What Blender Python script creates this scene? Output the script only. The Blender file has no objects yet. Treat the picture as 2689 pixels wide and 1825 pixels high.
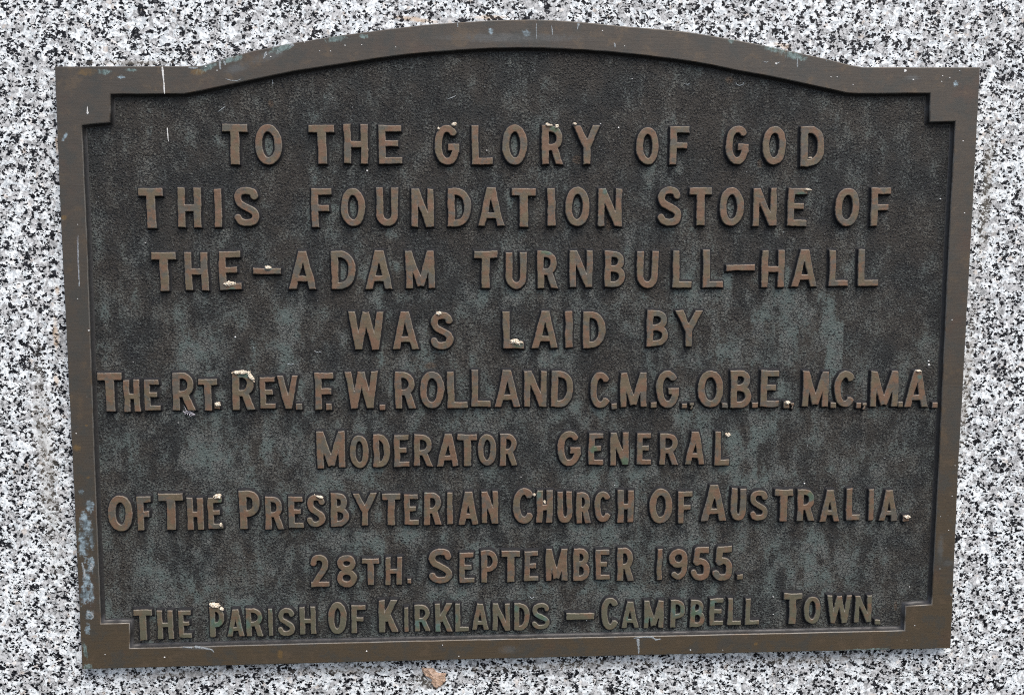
import bpy, bmesh, math, random
import numpy as np
from mathutils import Vector, Matrix, noise as mnoise

# ------------------------------------------------------------------ camera, light, exposure
scene = bpy.context.scene
MM = 0.001
BASE_Z = 1.2                      # height of the plaque's centre
Z_FACE, Z_PANEL, Z_STONE = 0.0, -4.0, -9.0    # local depths in mm (out of the wall = +)
CAM_POS = (-41.768, 99.605, 716.547)
CAM_R = [[0.99894838, -0.00181682, 0.04581311],
         [-0.0070437, -0.99343396, 0.11418996],
         [0.04530484, -0.11439256, -0.99240204]]

def to_world(v):
    return Vector((v[0], -v[2], v[1]))

cam_data = bpy.data.cameras.new('camera')
cam = bpy.data.objects.new('camera', cam_data)
scene.collection.objects.link(cam)
cam_data.sensor_width = 36.0
cam_data.lens = 37.486
cam_data.clip_start = 0.02
cam_data.clip_end = 50.0
_right, _up, _back = to_world(CAM_R[0]), -to_world(CAM_R[1]), -to_world(CAM_R[2])
_m = Matrix((_right, _up, _back)).transposed().to_4x4()
_m.translation = to_world(CAM_POS) * MM + Vector((0, 0, BASE_Z))
cam.matrix_world = _m
scene.camera = cam

SUN_DIR = Vector((0.28, -0.62, 0.95)).normalized()      # towards the sun
world = bpy.data.worlds.new('World')
scene.world = world
world.use_nodes = True
wn = world.node_tree
sky = wn.nodes.new('ShaderNodeTexSky')
sky.sky_type = 'NISHITA'
sky.sun_disc = False
sky.sun_elevation = math.asin(SUN_DIR.z)
sky.sun_rotation = math.atan2(SUN_DIR.x, SUN_DIR.y)
sky.dust_density = 3.0
sky.air_density = 0.8
sky.ozone_density = 0.6
wn.links.new(sky.outputs[0], wn.nodes['Background'].inputs[0])
wn.nodes['Background'].inputs[1].default_value = 0.13
sun_data = bpy.data.lights.new('sun', 'SUN')
sun_data.energy = 1.3
sun_data.angle = math.radians(35)
sun_data.color = (1.0, 0.965, 0.92)
sun = bpy.data.objects.new('sun', sun_data)
scene.collection.objects.link(sun)
sun.rotation_euler = SUN_DIR.to_track_quat('Z', 'Y').to_euler()
vs = scene.view_settings
vs.view_transform = 'Standard'
vs.look = 'None'
vs.exposure = 0.80
vs.gamma = 1.0
vs.use_curve_mapping = False
scene.cycles.use_denoising = False
scene.cycles.filter_width = 1.05

# ------------------------------------------------------------------ measured tables (mm on the plaque)
LINES = [
 [
  ('TO', [('T',-190.9,152.17,16.83,26.45), ('O',-169.04,152.11,17.62,26.3)]),
  ('THE', [('T',-134.08,152.03,17.06,26.07), ('H',-111.9,152.49,16.03,25.82), ('E',-89.13,152.24,15.68,25.28)]),
  ('GLORY', [('G',-51.77,151.91,16.84,26.11), ('L',-28.53,152.04,14.34,25.96), ('O',-6.98,152.17,16.9,26.19), ('R',18.45,152.02,14.87,25.85), ('Y',41.07,152.06,18.38,25.88)]),
  ('OF', [('O',81.84,151.54,15.38,24.79), ('F',103.55,151.76,13.47,25.21)]),
  ('GOD', [('G',142.44,152.31,16.19,25.85), ('O',167.58,152.01,16.45,25.99), ('D',193.65,151.41,16.41,26.73)]),
 ],
 [
  ('THIS', [('T',-246.6,110.71,16.54,26.42), ('H',-221.71,111.07,15.34,26.27), ('I',-203.01,110.86,4.9,25.53), ('S',-184.48,111.37,16.99,26.04)]),
  ('FOUNDATION', [('F',-135.33,110.79,13.6,25.64), ('O',-114.46,111.05,16.43,25.29), ('U',-91.98,111.22,14.79,25.71), ('N',-68.37,110.71,15.11,25.76), ('D',-43.9,110.98,15.83,25.79), ('A',-22.84,111.39,18.4,25.92), ('T',-1.03,110.68,16.25,25.96), ('I',17.52,110.96,5.39,25.41), ('O',35.03,111.33,16.82,26.02), ('N',57.1,110.92,16.11,25.47)]),
  ('STONE', [('S',97.02,111.36,16.85,26.32), ('T',118.41,111.44,16.13,25.37), ('O',139.41,111.12,16.8,26.0), ('N',162.13,110.85,16.58,25.54), ('E',184.55,110.97,14.03,25.68)]),
  ('OF', [('O',218.74,110.94,17.01,26.33), ('F',241.92,111.11,14.23,26.36)]),
 ],
 [
  ('THE', [('T',-239.89,69.08,16.53,25.82), ('H',-218.64,69.09,15.39,25.66), ('E',-196.48,69.6,14.73,25.89)]),
  ('-', [('-',-172.17,69.04,18.74,4.4)]),
  ('*ADAM', [('A',-148.71,69.61,18.49,25.77), ('D',-121.64,69.51,16.2,25.81), ('A',-97.95,69.76,18.29,26.15), ('M',-70.66,69.66,19.44,25.21)]),
  ('*TURNBULL', [('T',-26.72,69.6,16.03,25.08), ('U',-6.12,68.68,14.16,24.82), ('R',15.24,69.34,14.58,25.35), ('N',37.74,69.75,15.94,25.38), ('B',60.81,69.57,14.52,24.62), ('U',82.9,69.09,14.59,24.86), ('L',106.41,69.35,13.25,25.19), ('L',127.76,69.57,14.21,26.22)]),
  ('-', [('-',146.28,70.12,20.22,4.49)]),
  ('HALL', [('H',168.82,69.42,16.19,25.29), ('A',190.59,69.69,18.29,25.63), ('L',214.31,69.6,13.6,25.06), ('L',234.77,69.77,14.27,25.6)]),
 ],
 [
  ('WAS', [('W',-107.09,28.86,24.08,26.08), ('A',-81.08,28.89,18.02,25.92), ('S',-56.42,28.59,15.98,25.66)]),
  ('LAID', [('L',-8.07,28.48,14.44,25.34), ('A',13.42,28.74,18.48,25.57), ('I',29.69,28.79,5.33,24.9), ('D',46.81,28.53,15.43,25.23)]),
  ('BY', [('B',90.33,29.26,15.38,25.29), ('Y',111.69,28.98,18.69,25.43)]),
 ],
 [
  ('THE', [('T',-278.62,-11.52,16.53,26.43), ('H',-264.44,-13.89,10.74,21.98), ('E',-251.04,-13.76,10.32,21.49)]),
  ('RT.', [('R',-229.89,-11.51,15.35,26.01), ('T',-214.07,-13.7,13.11,21.74), ('.',-208.26,-21.57,3.92,4.32)]),
  ('REV.', [('R',-190.07,-11.17,15.26,26.27), ('E',-173.96,-12.86,10.63,21.79), ('V',-160.66,-12.74,14.6,22.92), ('.',-153.31,-22.45,4.44,4.44)]),
  ('F.', [('F',-136.07,-11.96,12.9,25.36), ('.',-133.18,-22.65,4.16,4.44)]),
  ('W.', [('W',-111.01,-11.53,22.73,25.7), ('.',-97.36,-23.4,4.18,3.85)]),
  ('*ROLLAND', [('R',-81.37,-11.69,14.66,25.55), ('O',-63.44,-12.06,16.74,25.58), ('L',-46.26,-11.75,13.84,25.5), ('L',-30.2,-11.24,13.42,25.42), ('A',-12.3,-11.4,18.22,25.86), ('N',6.84,-11.67,15.78,25.08), ('D',25.33,-11.84,15.46,25.11)]),
  ('C.M.G.,', [('C',51.51,-13.14,14.82,25.26), ('.',60.82,-24.02,4.06,4.09), ('M',74.26,-13.14,18.35,24.48), ('.',88.37,-23.77,4.28,4.1), ('G',97.78,-12.69,15.97,26.05), ('.',109.34,-24.23,3.88,3.59), (',',114.87,-24.59,3.47,4.62)]),
  ('O.B.E.,', [('O',127.67,-12.9,17.88,26.2), ('.',137.48,-24.4,4.3,3.8), ('B',148.9,-12.99,15.29,26.44), ('.',158.92,-24.35,4.52,3.91), ('E',168.9,-12.96,13.22,25.65), ('.',180.84,-24.41,4.12,4.64), (',',185.04,-25.37,2.78,4.85)]),
  ('M.C.,', [('M',200.81,-13.45,18.56,24.88), ('.',213.42,-24.98,4.45,4.13), ('C',221.57,-13.74,15.63,25.74), ('.',231.45,-25.15,3.63,4.14), (',',235.72,-25.76,3.42,4.65)]),
  ('M.A.', [('M',249.17,-13.88,19.46,24.96), ('.',260.78,-24.81,3.54,3.94), ('A',272.03,-14.03,17.34,25.51), ('.',285.04,-25.67,4.07,4.15)]),
 ],
 [
  ('MODERATOR', [('M',-132.57,-52.18,19.27,25.49), ('O',-113.41,-53.79,13.31,22.33), ('D',-98.18,-53.29,11.57,23.3), ('E',-84.58,-53.61,10.44,22.3), ('R',-69.68,-53.48,13.17,22.39), ('A',-53.07,-53.47,15.39,22.69), ('T',-39.79,-53.66,13.44,22.36), ('O',-26.35,-53.54,13.23,22.66), ('R',-11.38,-53.54,12.29,22.61)]),
  ('GENERAL', [('G',30.13,-53.24,16.17,24.93), ('E',48.74,-54.0,10.53,22.49), ('N',65.02,-53.84,12.88,23.2), ('E',82.01,-54.04,10.34,22.26), ('R',99.65,-54.31,13.53,22.42), ('A',117.66,-54.11,14.39,23.0), ('L',136.35,-54.5,10.31,23.65)]),
 ],
 [
  ('OF', [('O',-275.42,-94.57,16.49,25.74), ('F',-259.64,-94.9,9.73,23.92)]),
  ('THE', [('T',-241.43,-93.76,16.47,25.65), ('H',-225.08,-95.71,11.23,22.95), ('E',-211.78,-95.38,10.13,21.94)]),
  ('PRESBYTERIAN', [('P',-188.33,-93.23,14.47,26.96), ('R',-171.8,-95.62,12.93,22.96), ('E',-157.22,-95.49,10.2,22.7), ('S',-143.62,-94.81,13.12,22.85), ('B',-127.32,-94.28,12.65,23.7), ('Y',-110.25,-94.04,16.76,22.76), ('T',-92.29,-94.44,12.96,22.37), ('E',-78.52,-94.63,10.07,21.7), ('R',-63.64,-94.33,12.94,23.17), ('I',-51.91,-94.36,4.1,22.5), ('A',-39.42,-94.33,14.27,23.21), ('N',-24.61,-93.84,11.77,22.81)]),
  ('CHURCH', [('C',-1.0,-93.14,15.46,25.33), ('H',13.33,-94.03,11.53,23.28), ('U',27.35,-94.41,10.7,22.26), ('R',40.59,-95.01,10.81,22.14), ('C',53.9,-94.5,12.16,22.43), ('H',69.71,-94.59,11.59,23.15)]),
  ('OF', [('O',94.09,-94.83,16.41,25.08), ('F',111.37,-95.7,10.36,22.87)]),
  ('AUSTRALIA.', [('A',131.52,-93.09,18.35,25.89), ('U',148.89,-94.38,10.92,23.41), ('S',163.16,-95.17,13.28,22.24), ('T',180.65,-95.46,13.37,23.32), ('R',196.77,-95.47,13.08,23.34), ('A',213.44,-96.09,14.19,22.74), ('L',229.84,-95.16,10.17,23.24), ('I',242.79,-95.8,3.87,22.77), ('A',255.45,-96.44,13.73,22.58), ('.',268.11,-105.68,4.64,4.75)]),
 ],
 [
  ('28TH.', [('2',-142.16,-137.02,13.02,23.02), ('8',-123.51,-137.55,14.11,23.05), ('T',-107.08,-138.32,12.08,19.58), ('H',-91.2,-137.99,11.73,20.09), ('.',-80.81,-145.34,3.18,3.65)]),
  ('SEPTEMBER', [('S',-58.94,-135.12,17.1,25.29), ('E',-40.85,-136.57,10.63,21.61), ('P',-25.05,-135.76,12.05,23.39), ('T',-10.02,-136.11,13.14,22.78), ('E',4.26,-136.25,10.05,21.6), ('M',21.71,-135.52,15.22,23.1), ('B',39.27,-135.36,11.91,23.62), ('E',53.88,-135.95,10.18,21.95), ('R',70.23,-135.84,12.28,24.02)]),
  ('1955.', [('1',93.88,-136.52,3.89,22.78), ('9',107.1,-136.57,13.01,22.45), ('5',122.62,-136.44,14.21,24.1), ('5',138.42,-136.49,14.52,25.54), ('.',150.82,-146.31,4.53,3.92)]),
 ],
 [
  ('THE', [('T',-263.43,-173.52,12.97,22.2), ('H',-248.38,-173.46,11.48,20.81), ('E',-234.73,-173.27,9.1,19.64)]),
  ('PARISH', [('P',-212.99,-172.19,10.78,22.26), ('A',-200.39,-173.06,12.44,20.03), ('R',-187.26,-172.9,12.15,20.19), ('I',-176.55,-173.25,3.4,19.5), ('S',-165.74,-173.1,12.24,20.21), ('H',-150.93,-172.33,11.28,20.23)]),
  ('OF', [('O',-130.47,-171.15,13.0,23.42), ('F',-116.03,-171.99,9.86,20.34)]),
  ('KIRKLANDS', [('K',-95.17,-170.2,13.57,23.32), ('I',-83.15,-172.97,3.28,18.26), ('R',-71.67,-172.13,11.26,19.69), ('K',-56.97,-172.06,12.61,20.7), ('L',-44.37,-172.05,10.0,20.22), ('A',-31.51,-172.02,12.38,19.38), ('N',-16.85,-172.41,12.3,19.9), ('D',-2.3,-172.61,10.98,19.92), ('S',10.63,-172.45,12.92,19.22)]),
  ('-', [('-',38.55,-172.97,19.89,4.99)]),
  ('CAMPBELL', [('C',59.59,-171.36,12.78,23.34), ('A',73.73,-172.3,12.66,19.43), ('M',90.39,-172.41,14.03,20.03), ('P',107.53,-172.2,11.02,20.4), ('B',121.54,-172.25,10.86,20.42), ('E',134.86,-171.43,10.3,19.72), ('L',147.65,-171.74,10.0,19.88), ('L',160.48,-171.82,10.14,19.39)]),
  ('TOWN.', [('T',189.28,-170.22,13.4,23.01), ('O',203.39,-171.56,12.33,20.16), ('W',222.59,-171.24,18.3,20.54), ('N',239.8,-171.38,12.43,20.2), ('.',250.37,-181.28,4.4,3.98)]),
 ],
]
OUTER = [(-304.2, 201.4), (-266.11, 201.7), (-229.66, 202.0), (-210.89, 202.21), (-203.73, 204.29), (-195.59, 206.75), (-176.59, 212.15), (-149.74, 217.37), (-118.9, 222.37), (-91.72, 225.92), (-65.22, 229.23), (-44.62, 230.81), (-22.99, 232.16), (-8.54, 232.74), (5.94, 232.96), (20.19, 232.57), (35.22, 231.58), (50.3, 230.34), (64.4, 229.09), (85.6, 227.52), (103.07, 226.16), (121.12, 223.71), (139.49, 220.75), (158.19, 217.42), (176.44, 213.82), (202.27, 208.52), (217.33, 204.88), (226.15, 203.56), (260.3, 203.6), (305.8, 203.82), (305.14, 93.89), (303.69, -66.85), (304.2, -201.4), (110.12, -201.73), (-127.34, -202.7), (-305.8, -203.82), (-305.3, -59.68), (-305.21, 95.2)]
INNER = [(-269.38, 184.08), (-244.97, 184.17), (-222.02, 184.38), (-214.39, 185.74), (-205.76, 187.59), (-193.43, 190.19), (-179.11, 193.28), (-165.03, 196.25), (-150.44, 199.23), (-134.12, 201.73), (-119.27, 203.98), (-99.44, 207.12), (-80.82, 209.76), (-62.18, 211.56), (-42.27, 213.13), (-22.31, 214.33), (-3.57, 214.8), (10.21, 214.75), (25.51, 214.23), (40.35, 213.58), (54.72, 212.67), (80.77, 210.12), (103.38, 207.53), (124.04, 204.31), (143.01, 200.57), (162.54, 197.32), (182.94, 193.31), (202.9, 189.17), (215.65, 186.47), (223.42, 186.13), (248.04, 186.34), (272.33, 186.68), (272.52, 167.6), (290.27, 168.15), (289.76, 93.93), (289.56, -66.68), (288.9, -168.61), (270.08, -169.38), (270.13, -187.32), (109.89, -187.77), (-47.85, -187.92), (-127.05, -188.24), (-272.92, -189.36), (-272.16, -171.3), (-291.58, -171.6), (-290.69, -59.86), (-288.75, 95.16), (-288.56, 164.38), (-270.47, 166.13)]
FRAME_BLUE = [(-295.08, -89.21, 3.55, 5.58, 0), (-298.16, -101.06, 4.31, 11.41, 8), (-300.88, -115.61, 3.8, 12.68, 0), (-294.85, -111.72, 1.77, 10.14, 0), (-296.44, -129.55, 3.3, 6.08, 0), (-299.46, -139.66, 3.04, 9.13, 0), (-300.98, -150.37, 5.07, 7.61, 0), (-296.89, -150.45, 2.28, 8.62, 0), (-298.84, -164.96, 3.55, 3.55, 0), (-300.32, -174.68, 2.03, 4.56, 0), (-300.4, -78.61, 2.03, 2.03, 0), (-22.52, 225.14, 2.28, 2.54, 0), (0.94, 224.31, 3.3, 2.79, 0), (289.63, 193.0, 2.03, 2.28, 30), (-299.75, 156.7, 3.55, 1.27, 60), (-262.04, 194.86, 2.54, 1.27, 0)]
FRAME_GREEN = [(-206.53, 201.14, 8.11, 2.28, 25), (-189.97, 206.78, 8.62, 2.54, 15), (-158.43, 213.46, 8.62, 2.54, 15), (-123.88, 219.69, 7.61, 2.28, 10), (-301.35, -202.41, 4.06, 2.79, 0), (-302.88, -190.92, 1.52, 7.61, 8), (164.63, 215.24, 10.14, 2.54, -13), (178.85, 210.38, 10.14, 2.79, -13), (136.45, 220.0, 3.55, 1.77, -10), (-272.33, 197.94, 5.07, 2.03, 0), (-255.3, 199.23, 4.06, 1.27, 0), (-105.12, 221.49, 3.04, 1.77, 0), (241.47, -201.09, 22.82, 1.27, 1)]
FRAME_GREY = [(259.3, 196.62, 7.1, 2.54, 0), (-188.2, 200.75, 11.41, 4.06, 15), (299.36, -138.42, 5.58, 3.04, 0), (293.4, -127.8, 3.04, 15.21, 0), (-11.98, -195.57, 9.13, 4.06, 0), (-9.81, 221.09, 60.84, 4.06, 0), (-168.38, 208.09, 15.21, 4.06, 15), (-226.34, -189.77, 15.21, 2.03, 0)]
FRAME_ORANGE = [(-302.79, 104.62, 2.28, 2.28, 0), (-301.76, -48.77, 3.3, 2.79, 0), (-294.76, -33.52, 1.27, 1.01, 0), (-295.16, -69.23, 1.52, 1.27, 0), (-170.23, -195.87, 2.54, 4.31, 0), (-212.73, 198.22, 6.08, 2.54, 0), (-283.23, 197.89, 7.61, 3.04, 0), (163.24, -194.99, 2.03, 1.52, 0)]
LETTER_GREEN = [(-213.29, -172.31, 5.07, 6.08, 0), (-205.17, -177.91, 3.55, 3.55, 0), (-194.65, -174.03, 5.58, 5.07, 0), (-182.05, -170.19, 4.06, 4.06, 0), (-175.62, -163.5, 1.52, 3.55, 0), (-73.41, -176.4, 6.08, 5.07, 0), (-59.7, -179.42, 5.58, 6.59, 0), (-49.06, -172.75, 3.04, 4.06, 0), (-7.93, -166.66, 5.58, 3.55, 0), (10.7, -172.52, 7.61, 5.07, 0), (107.16, -169.38, 6.59, 5.58, 0), (120.69, -171.3, 5.58, 6.59, 0), (131.37, -165.12, 5.58, 3.04, 0), (85.72, -176.73, 5.07, 3.04, 0), (72.26, -175.08, 2.54, 2.54, 0), (-189.39, -0.37, 6.59, 2.54, 0), (-64.01, 38.67, 3.55, 5.07, 0), (-5.05, 18.93, 4.56, 3.04, 0), (15.5, 81.81, 5.58, 3.55, 0), (19.12, 162.76, 5.07, 3.04, 0), (-206.09, -86.49, 4.06, 2.03, 0), (9.27, -85.45, 3.04, 4.06, 0), (-67.88, -81.73, 3.55, 2.54, 0), (81.88, -83.75, 4.56, 5.07, 0), (68.42, -63.44, 5.07, 5.07, 0), (47.27, -53.85, 3.04, 5.07, 0), (-170.96, 70.76, 3.55, 1.77, 0), (186.66, 119.68, 4.06, 2.03, 0), (53.7, 122.28, 3.55, 3.55, 0), (199.59, -89.4, 4.06, 4.56, 0), (273.39, -5.54, 2.03, 2.03, 0), (-195.67, 57.2, 3.55, 2.03, 0)]
PANEL_GREEN = [(15.96, 11.79, 19.01, 12.68, 0), (178.69, 29.06, 25.35, 27.89, 0), (207.66, 36.77, 7.1, 22.82, 0), (136.75, 10.9, 32.95, 10.14, 0), (154.22, -55.94, 27.89, 15.21, 0), (170.87, -77.8, 27.89, 12.68, 0), (-31.55, -129.28, 38.02, 8.62, 0), (32.36, -152.31, 38.02, 10.14, 0), (-52.9, -152.17, 20.28, 10.14, 0), (130.56, 55.47, 27.89, 17.75, 0), (71.76, -71.12, 40.56, 15.21, 0), (-26.42, -167.8, 10.14, 7.61, 0), (173.03, -160.38, 12.68, 20.28, 0), (-97.05, 64.19, 15.21, 15.21, 0), (87.48, 142.64, 15.21, 15.21, 0), (70.21, 73.83, 12.68, 7.61, 0), (-202.09, -54.45, 40.56, 15.21, 0), (-125.12, -68.64, 30.42, 15.21, 0), (-158.94, 26.0, 12.68, 30.42, 0), (-238.69, -144.79, 20.28, 22.82, 0), (-220.46, 5.79, 15.21, 20.28, 0), (-7.38, 56.1, 17.75, 10.14, 0), (26.54, -27.83, 27.89, 12.68, 0), (207.88, -138.75, 35.49, 17.75, 0), (-64.41, 12.39, 22.82, 15.21, 0), (116.22, -23.38, 22.82, 10.14, 0), (161.72, -34.52, 20.28, 30.42, 0), (-99.92, -117.32, 38.02, 7.61, 0), (69.55, -114.51, 45.63, 10.14, 0), (-195.17, -164.62, 10.14, 10.14, 0), (-121.53, 112.43, 20.28, 7.61, 0), (59.24, -158.32, 22.82, 7.61, 0)]
PANEL_BROWN = [(-167.45, 178.68, 2.28, 3.04, 0), (136.98, 194.89, 3.3, 3.3, 0), (264.48, -170.46, 1.52, 4.56, 0), (158.69, 140.17, 2.54, 3.55, 0), (34.86, 142.59, 4.06, 4.06, 0), (57.01, 99.51, 3.55, 5.07, 0), (-64.49, 4.56, 5.07, 3.04, 0)]
GRANITE_GRIME = [(-234.59, -212.16, 65.91, 4.06, 1), (-128.52, -211.67, 65.91, 4.56, 1), (33.14, -211.49, 96.33, 4.06, 1), (211.84, -211.02, 76.05, 4.56, 1), (-326.18, -56.71, 10.14, 106.47, 2), (318.27, 122.46, 6.08, 76.05, -2), (-67.03, -222.0, 15.21, 7.61, 0), (311.25, -9.84, 5.07, 76.05, -2), (-261.46, 205.33, 45.63, 2.28, 0)]
GRANITE_RUST = [(-72.24, 233.99, 22.82, 2.03, -6), (-21.99, 235.79, 15.21, 2.03, 0), (173.64, 218.72, 8.62, 2.54, -13), (-308.16, 152.47, 1.77, 7.61, 0), (-315.42, 26.51, 2.54, 15.21, 0), (-316.46, -4.48, 2.54, 6.59, 0), (-312.89, 57.2, 2.03, 5.07, 0)]
DRIPS_FRAME = [[(-235.52, 201.49, 1.01), (-235.21, 196.91, 1.27), (-234.91, 192.08, 0.63), (-234.83, 187.96, 0.89), (-234.73, 184.33, 0.76)], [(-284.47, 176.41, 0.38), (-284.48, 173.74, 0.76), (-284.43, 172.05, 1.27), (-284.48, 171.07, 0.76)], [(-44.38, 230.57, 0.51), (-44.14, 228.64, 0.76), (-44.15, 227.67, 1.14)], [(7.44, 230.42, 0.51), (7.31, 227.27, 0.63), (7.44, 223.62, 0.51), (7.44, 220.46, 0.63)], [(17.19, 229.03, 0.51), (17.7, 226.12, 0.76), (17.96, 222.96, 0.51)], [(34.73, 230.85, 2.28), (34.98, 229.63, 1.52), (34.49, 228.17, 0.76), (34.25, 226.47, 0.63)], [(181.17, 209.9, 0.51), (181.28, 206.19, 0.76), (181.37, 202.98, 1.01)], [(200.74, 208.02, 0.76), (200.78, 206.78, 0.51)], [(79.15, -189.38, 2.28), (79.46, -193.28, 1.77), (79.78, -197.47, 1.01), (79.82, -200.54, 0.76)], [(76.18, -189.04, 0.76), (83.18, -188.34, 0.76), (89.11, -188.46, 1.27), (91.83, -190.47, 1.27), (95.61, -189.99, 0.51)], [(-198.32, 205.53, 1.01), (-198.66, 202.63, 1.52), (-198.26, 199.73, 1.01)], [(-196.12, 205.54, 1.01), (-194.99, 202.65, 1.27)], [(-168.53, 211.47, 1.27), (-169.34, 208.81, 1.52), (-170.38, 206.88, 0.76)], [(-161.4, 212.48, 0.76), (-160.69, 211.27, 1.01)], [(-153.47, 215.42, 2.03), (-151.49, 215.91, 2.28), (-150.54, 214.95, 1.01)], [(-294.24, 93.43, 0.3), (-294.62, 77.72, 0.41), (-294.96, 62.69, 0.51), (-295.11, 59.67, 1.01)], [(-294.92, 92.19, 0.25), (-295.23, 75.22, 0.3), (-295.27, 63.94, 0.33)], [(-302.22, -127.85, 1.01), (-301.4, -132.14, 1.27), (-300.84, -136.42, 1.52), (-300.71, -139.1, 1.01)], [(-296.9, -128.47, 1.77), (-294.96, -130.64, 1.52), (-296.6, -133.02, 2.03), (-297.42, -134.34, 1.01)], [(-300.55, -163.04, 1.27), (-297.51, -163.91, 1.27), (-296.34, -166.36, 1.01), (-297.71, -168.23, 0.76)], [(-300.61, -164.39, 1.01), (-300.22, -167.1, 1.01)], [(-195.27, 193.94, 0.38), (-191.87, 192.98, 0.51), (-187.96, 192.76, 0.51), (-184.98, 193.98, 0.38)], [(158.2, 206.82, 0.38), (160.27, 206.09, 0.51), (161.78, 206.84, 0.3)], [(-228.91, -188.9, 2.03), (-221.17, -190.43, 1.52), (-217.04, -191.33, 1.01), (-215.55, -193.28, 0.51)], [(-236.69, -189.01, 0.76), (-230.23, -189.69, 1.27)], [(-218.73, 201.08, 1.27), (-214.6, 200.62, 1.27), (-212.63, 201.11, 0.76)], [(169.48, 206.38, 0.25), (167.2, 205.38, 1.01), (166.96, 204.64, 0.76)], [(58.45, 218.32, 0.51), (59.22, 217.1, 1.27), (59.24, 215.15, 0.76)], [(302.28, -159.91, 0.51), (302.68, -162.71, 1.01)]]
DRIPS_PANEL = [[(-234.92, 163.04, 0.63), (-234.8, 159.6, 0.76), (-234.58, 155.66, 0.63), (-234.27, 154.19, 0.38)], [(-165.78, 194.35, 0.38), (-165.59, 192.15, 0.76), (-165.63, 190.93, 1.01)], [(-194.98, 25.73, 0.76), (-195.3, 23.67, 0.51)], [(141.12, 193.66, 0.76), (141.67, 192.17, 0.76), (143.75, 191.43, 0.63), (146.05, 192.19, 0.76), (146.78, 193.93, 0.51)], [(144.15, 196.41, 0.51), (144.45, 194.67, 0.51)], [(106.24, 192.52, 0.51), (108.3, 192.03, 0.76), (110.34, 192.54, 0.51)], [(-201.75, 173.18, 0.51), (-198.97, 175.15, 0.76), (-196.7, 176.63, 0.51)], [(-51.31, 181.78, 0.51), (-47.53, 183.27, 0.76), (-45.51, 184.26, 0.51)], [(2.95, -158.68, 0.38), (4.56, -160.36, 0.63), (6.69, -159.02, 0.38)], [(-142.64, 15.04, 0.51), (-139.85, 13.98, 0.51), (-137.53, 14.74, 0.51)], [(-160.96, 6.62, 0.51), (-158.43, 5.82, 0.63), (-156.37, 6.59, 0.51)]]
SPECKS_FRAME = [(-110.6, -194.64, 1.01), (-249.4, -196.13, 1.01), (-57.96, -191.31, 0.76), (254.44, 201.08, 1.77), (260.13, 195.38, 1.01), (280.03, 197.96, 0.76), (285.03, 196.73, 0.76), (279.68, 194.21, 0.63), (291.59, 201.25, 0.63), (166.94, 205.38, 1.14), (204.2, 196.88, 0.63), (208.32, 196.9, 0.63), (219.33, 191.97, 0.63), (296.13, 155.02, 0.76), (299.48, 106.79, 0.76), (301.03, -68.17, 0.51), (294.13, 33.99, 0.76), (298.55, -114.63, 0.63), (292.35, -104.64, 0.51), (116.57, -198.51, 1.01), (277.15, -183.8, 0.63), (139.65, -198.99, 0.51), (-296.49, 51.37, 0.63), (-301.79, -38.89, 0.76), (-290.29, 30.33, 1.01), (299.87, -89.96, 0.63), (-165.68, 208.11, 0.76), (-134.14, 211.9, 0.63), (-127.0, 211.94, 0.63), (-106.7, 215.92, 0.63), (-117.56, 215.62, 0.76), (-84.72, 214.59, 0.63), (-294.17, 100.14, 0.51), (65.54, 216.16, 0.63), (50.83, 225.84, 0.76), (-289.6, -193.38, 0.63), (293.51, -142.49, 0.63), (-46.61, -199.56, 0.63), (-143.6, 217.4, 0.76), (-168.34, 209.54, 0.76), (-200.48, 199.24, 0.76), (-207.73, 201.62, 1.01)]
SPECKS_PANEL = [(-104.99, 135.23, 1.14), (141.15, -45.57, 2.03), (-195.0, 24.95, 1.01), (195.77, -80.57, 1.01), (288.76, -45.01, 0.63), (280.6, 5.05, 1.14), (280.99, 2.38, 1.52), (182.61, -161.39, 0.76), (43.23, -176.88, 0.76), (-2.85, -73.4, 0.63), (62.28, -80.17, 0.63), (-114.02, 176.39, 0.63), (50.55, 166.18, 0.76), (-25.52, 148.54, 0.76), (62.59, 163.7, 0.89), (175.8, -162.11, 0.76), (273.85, -156.61, 0.63), (-235.06, -33.07, 0.63), (71.45, 195.6, 0.63), (265.14, -64.83, 0.51), (283.95, 116.4, 1.01), (197.12, -53.73, 0.51), (-263.26, 8.71, 0.51), (4.22, 117.36, 0.51), (176.14, -174.97, 0.76), (-251.99, 88.03, 0.63), (-223.75, 20.0, 0.51), (58.04, -20.17, 0.51)]
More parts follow.
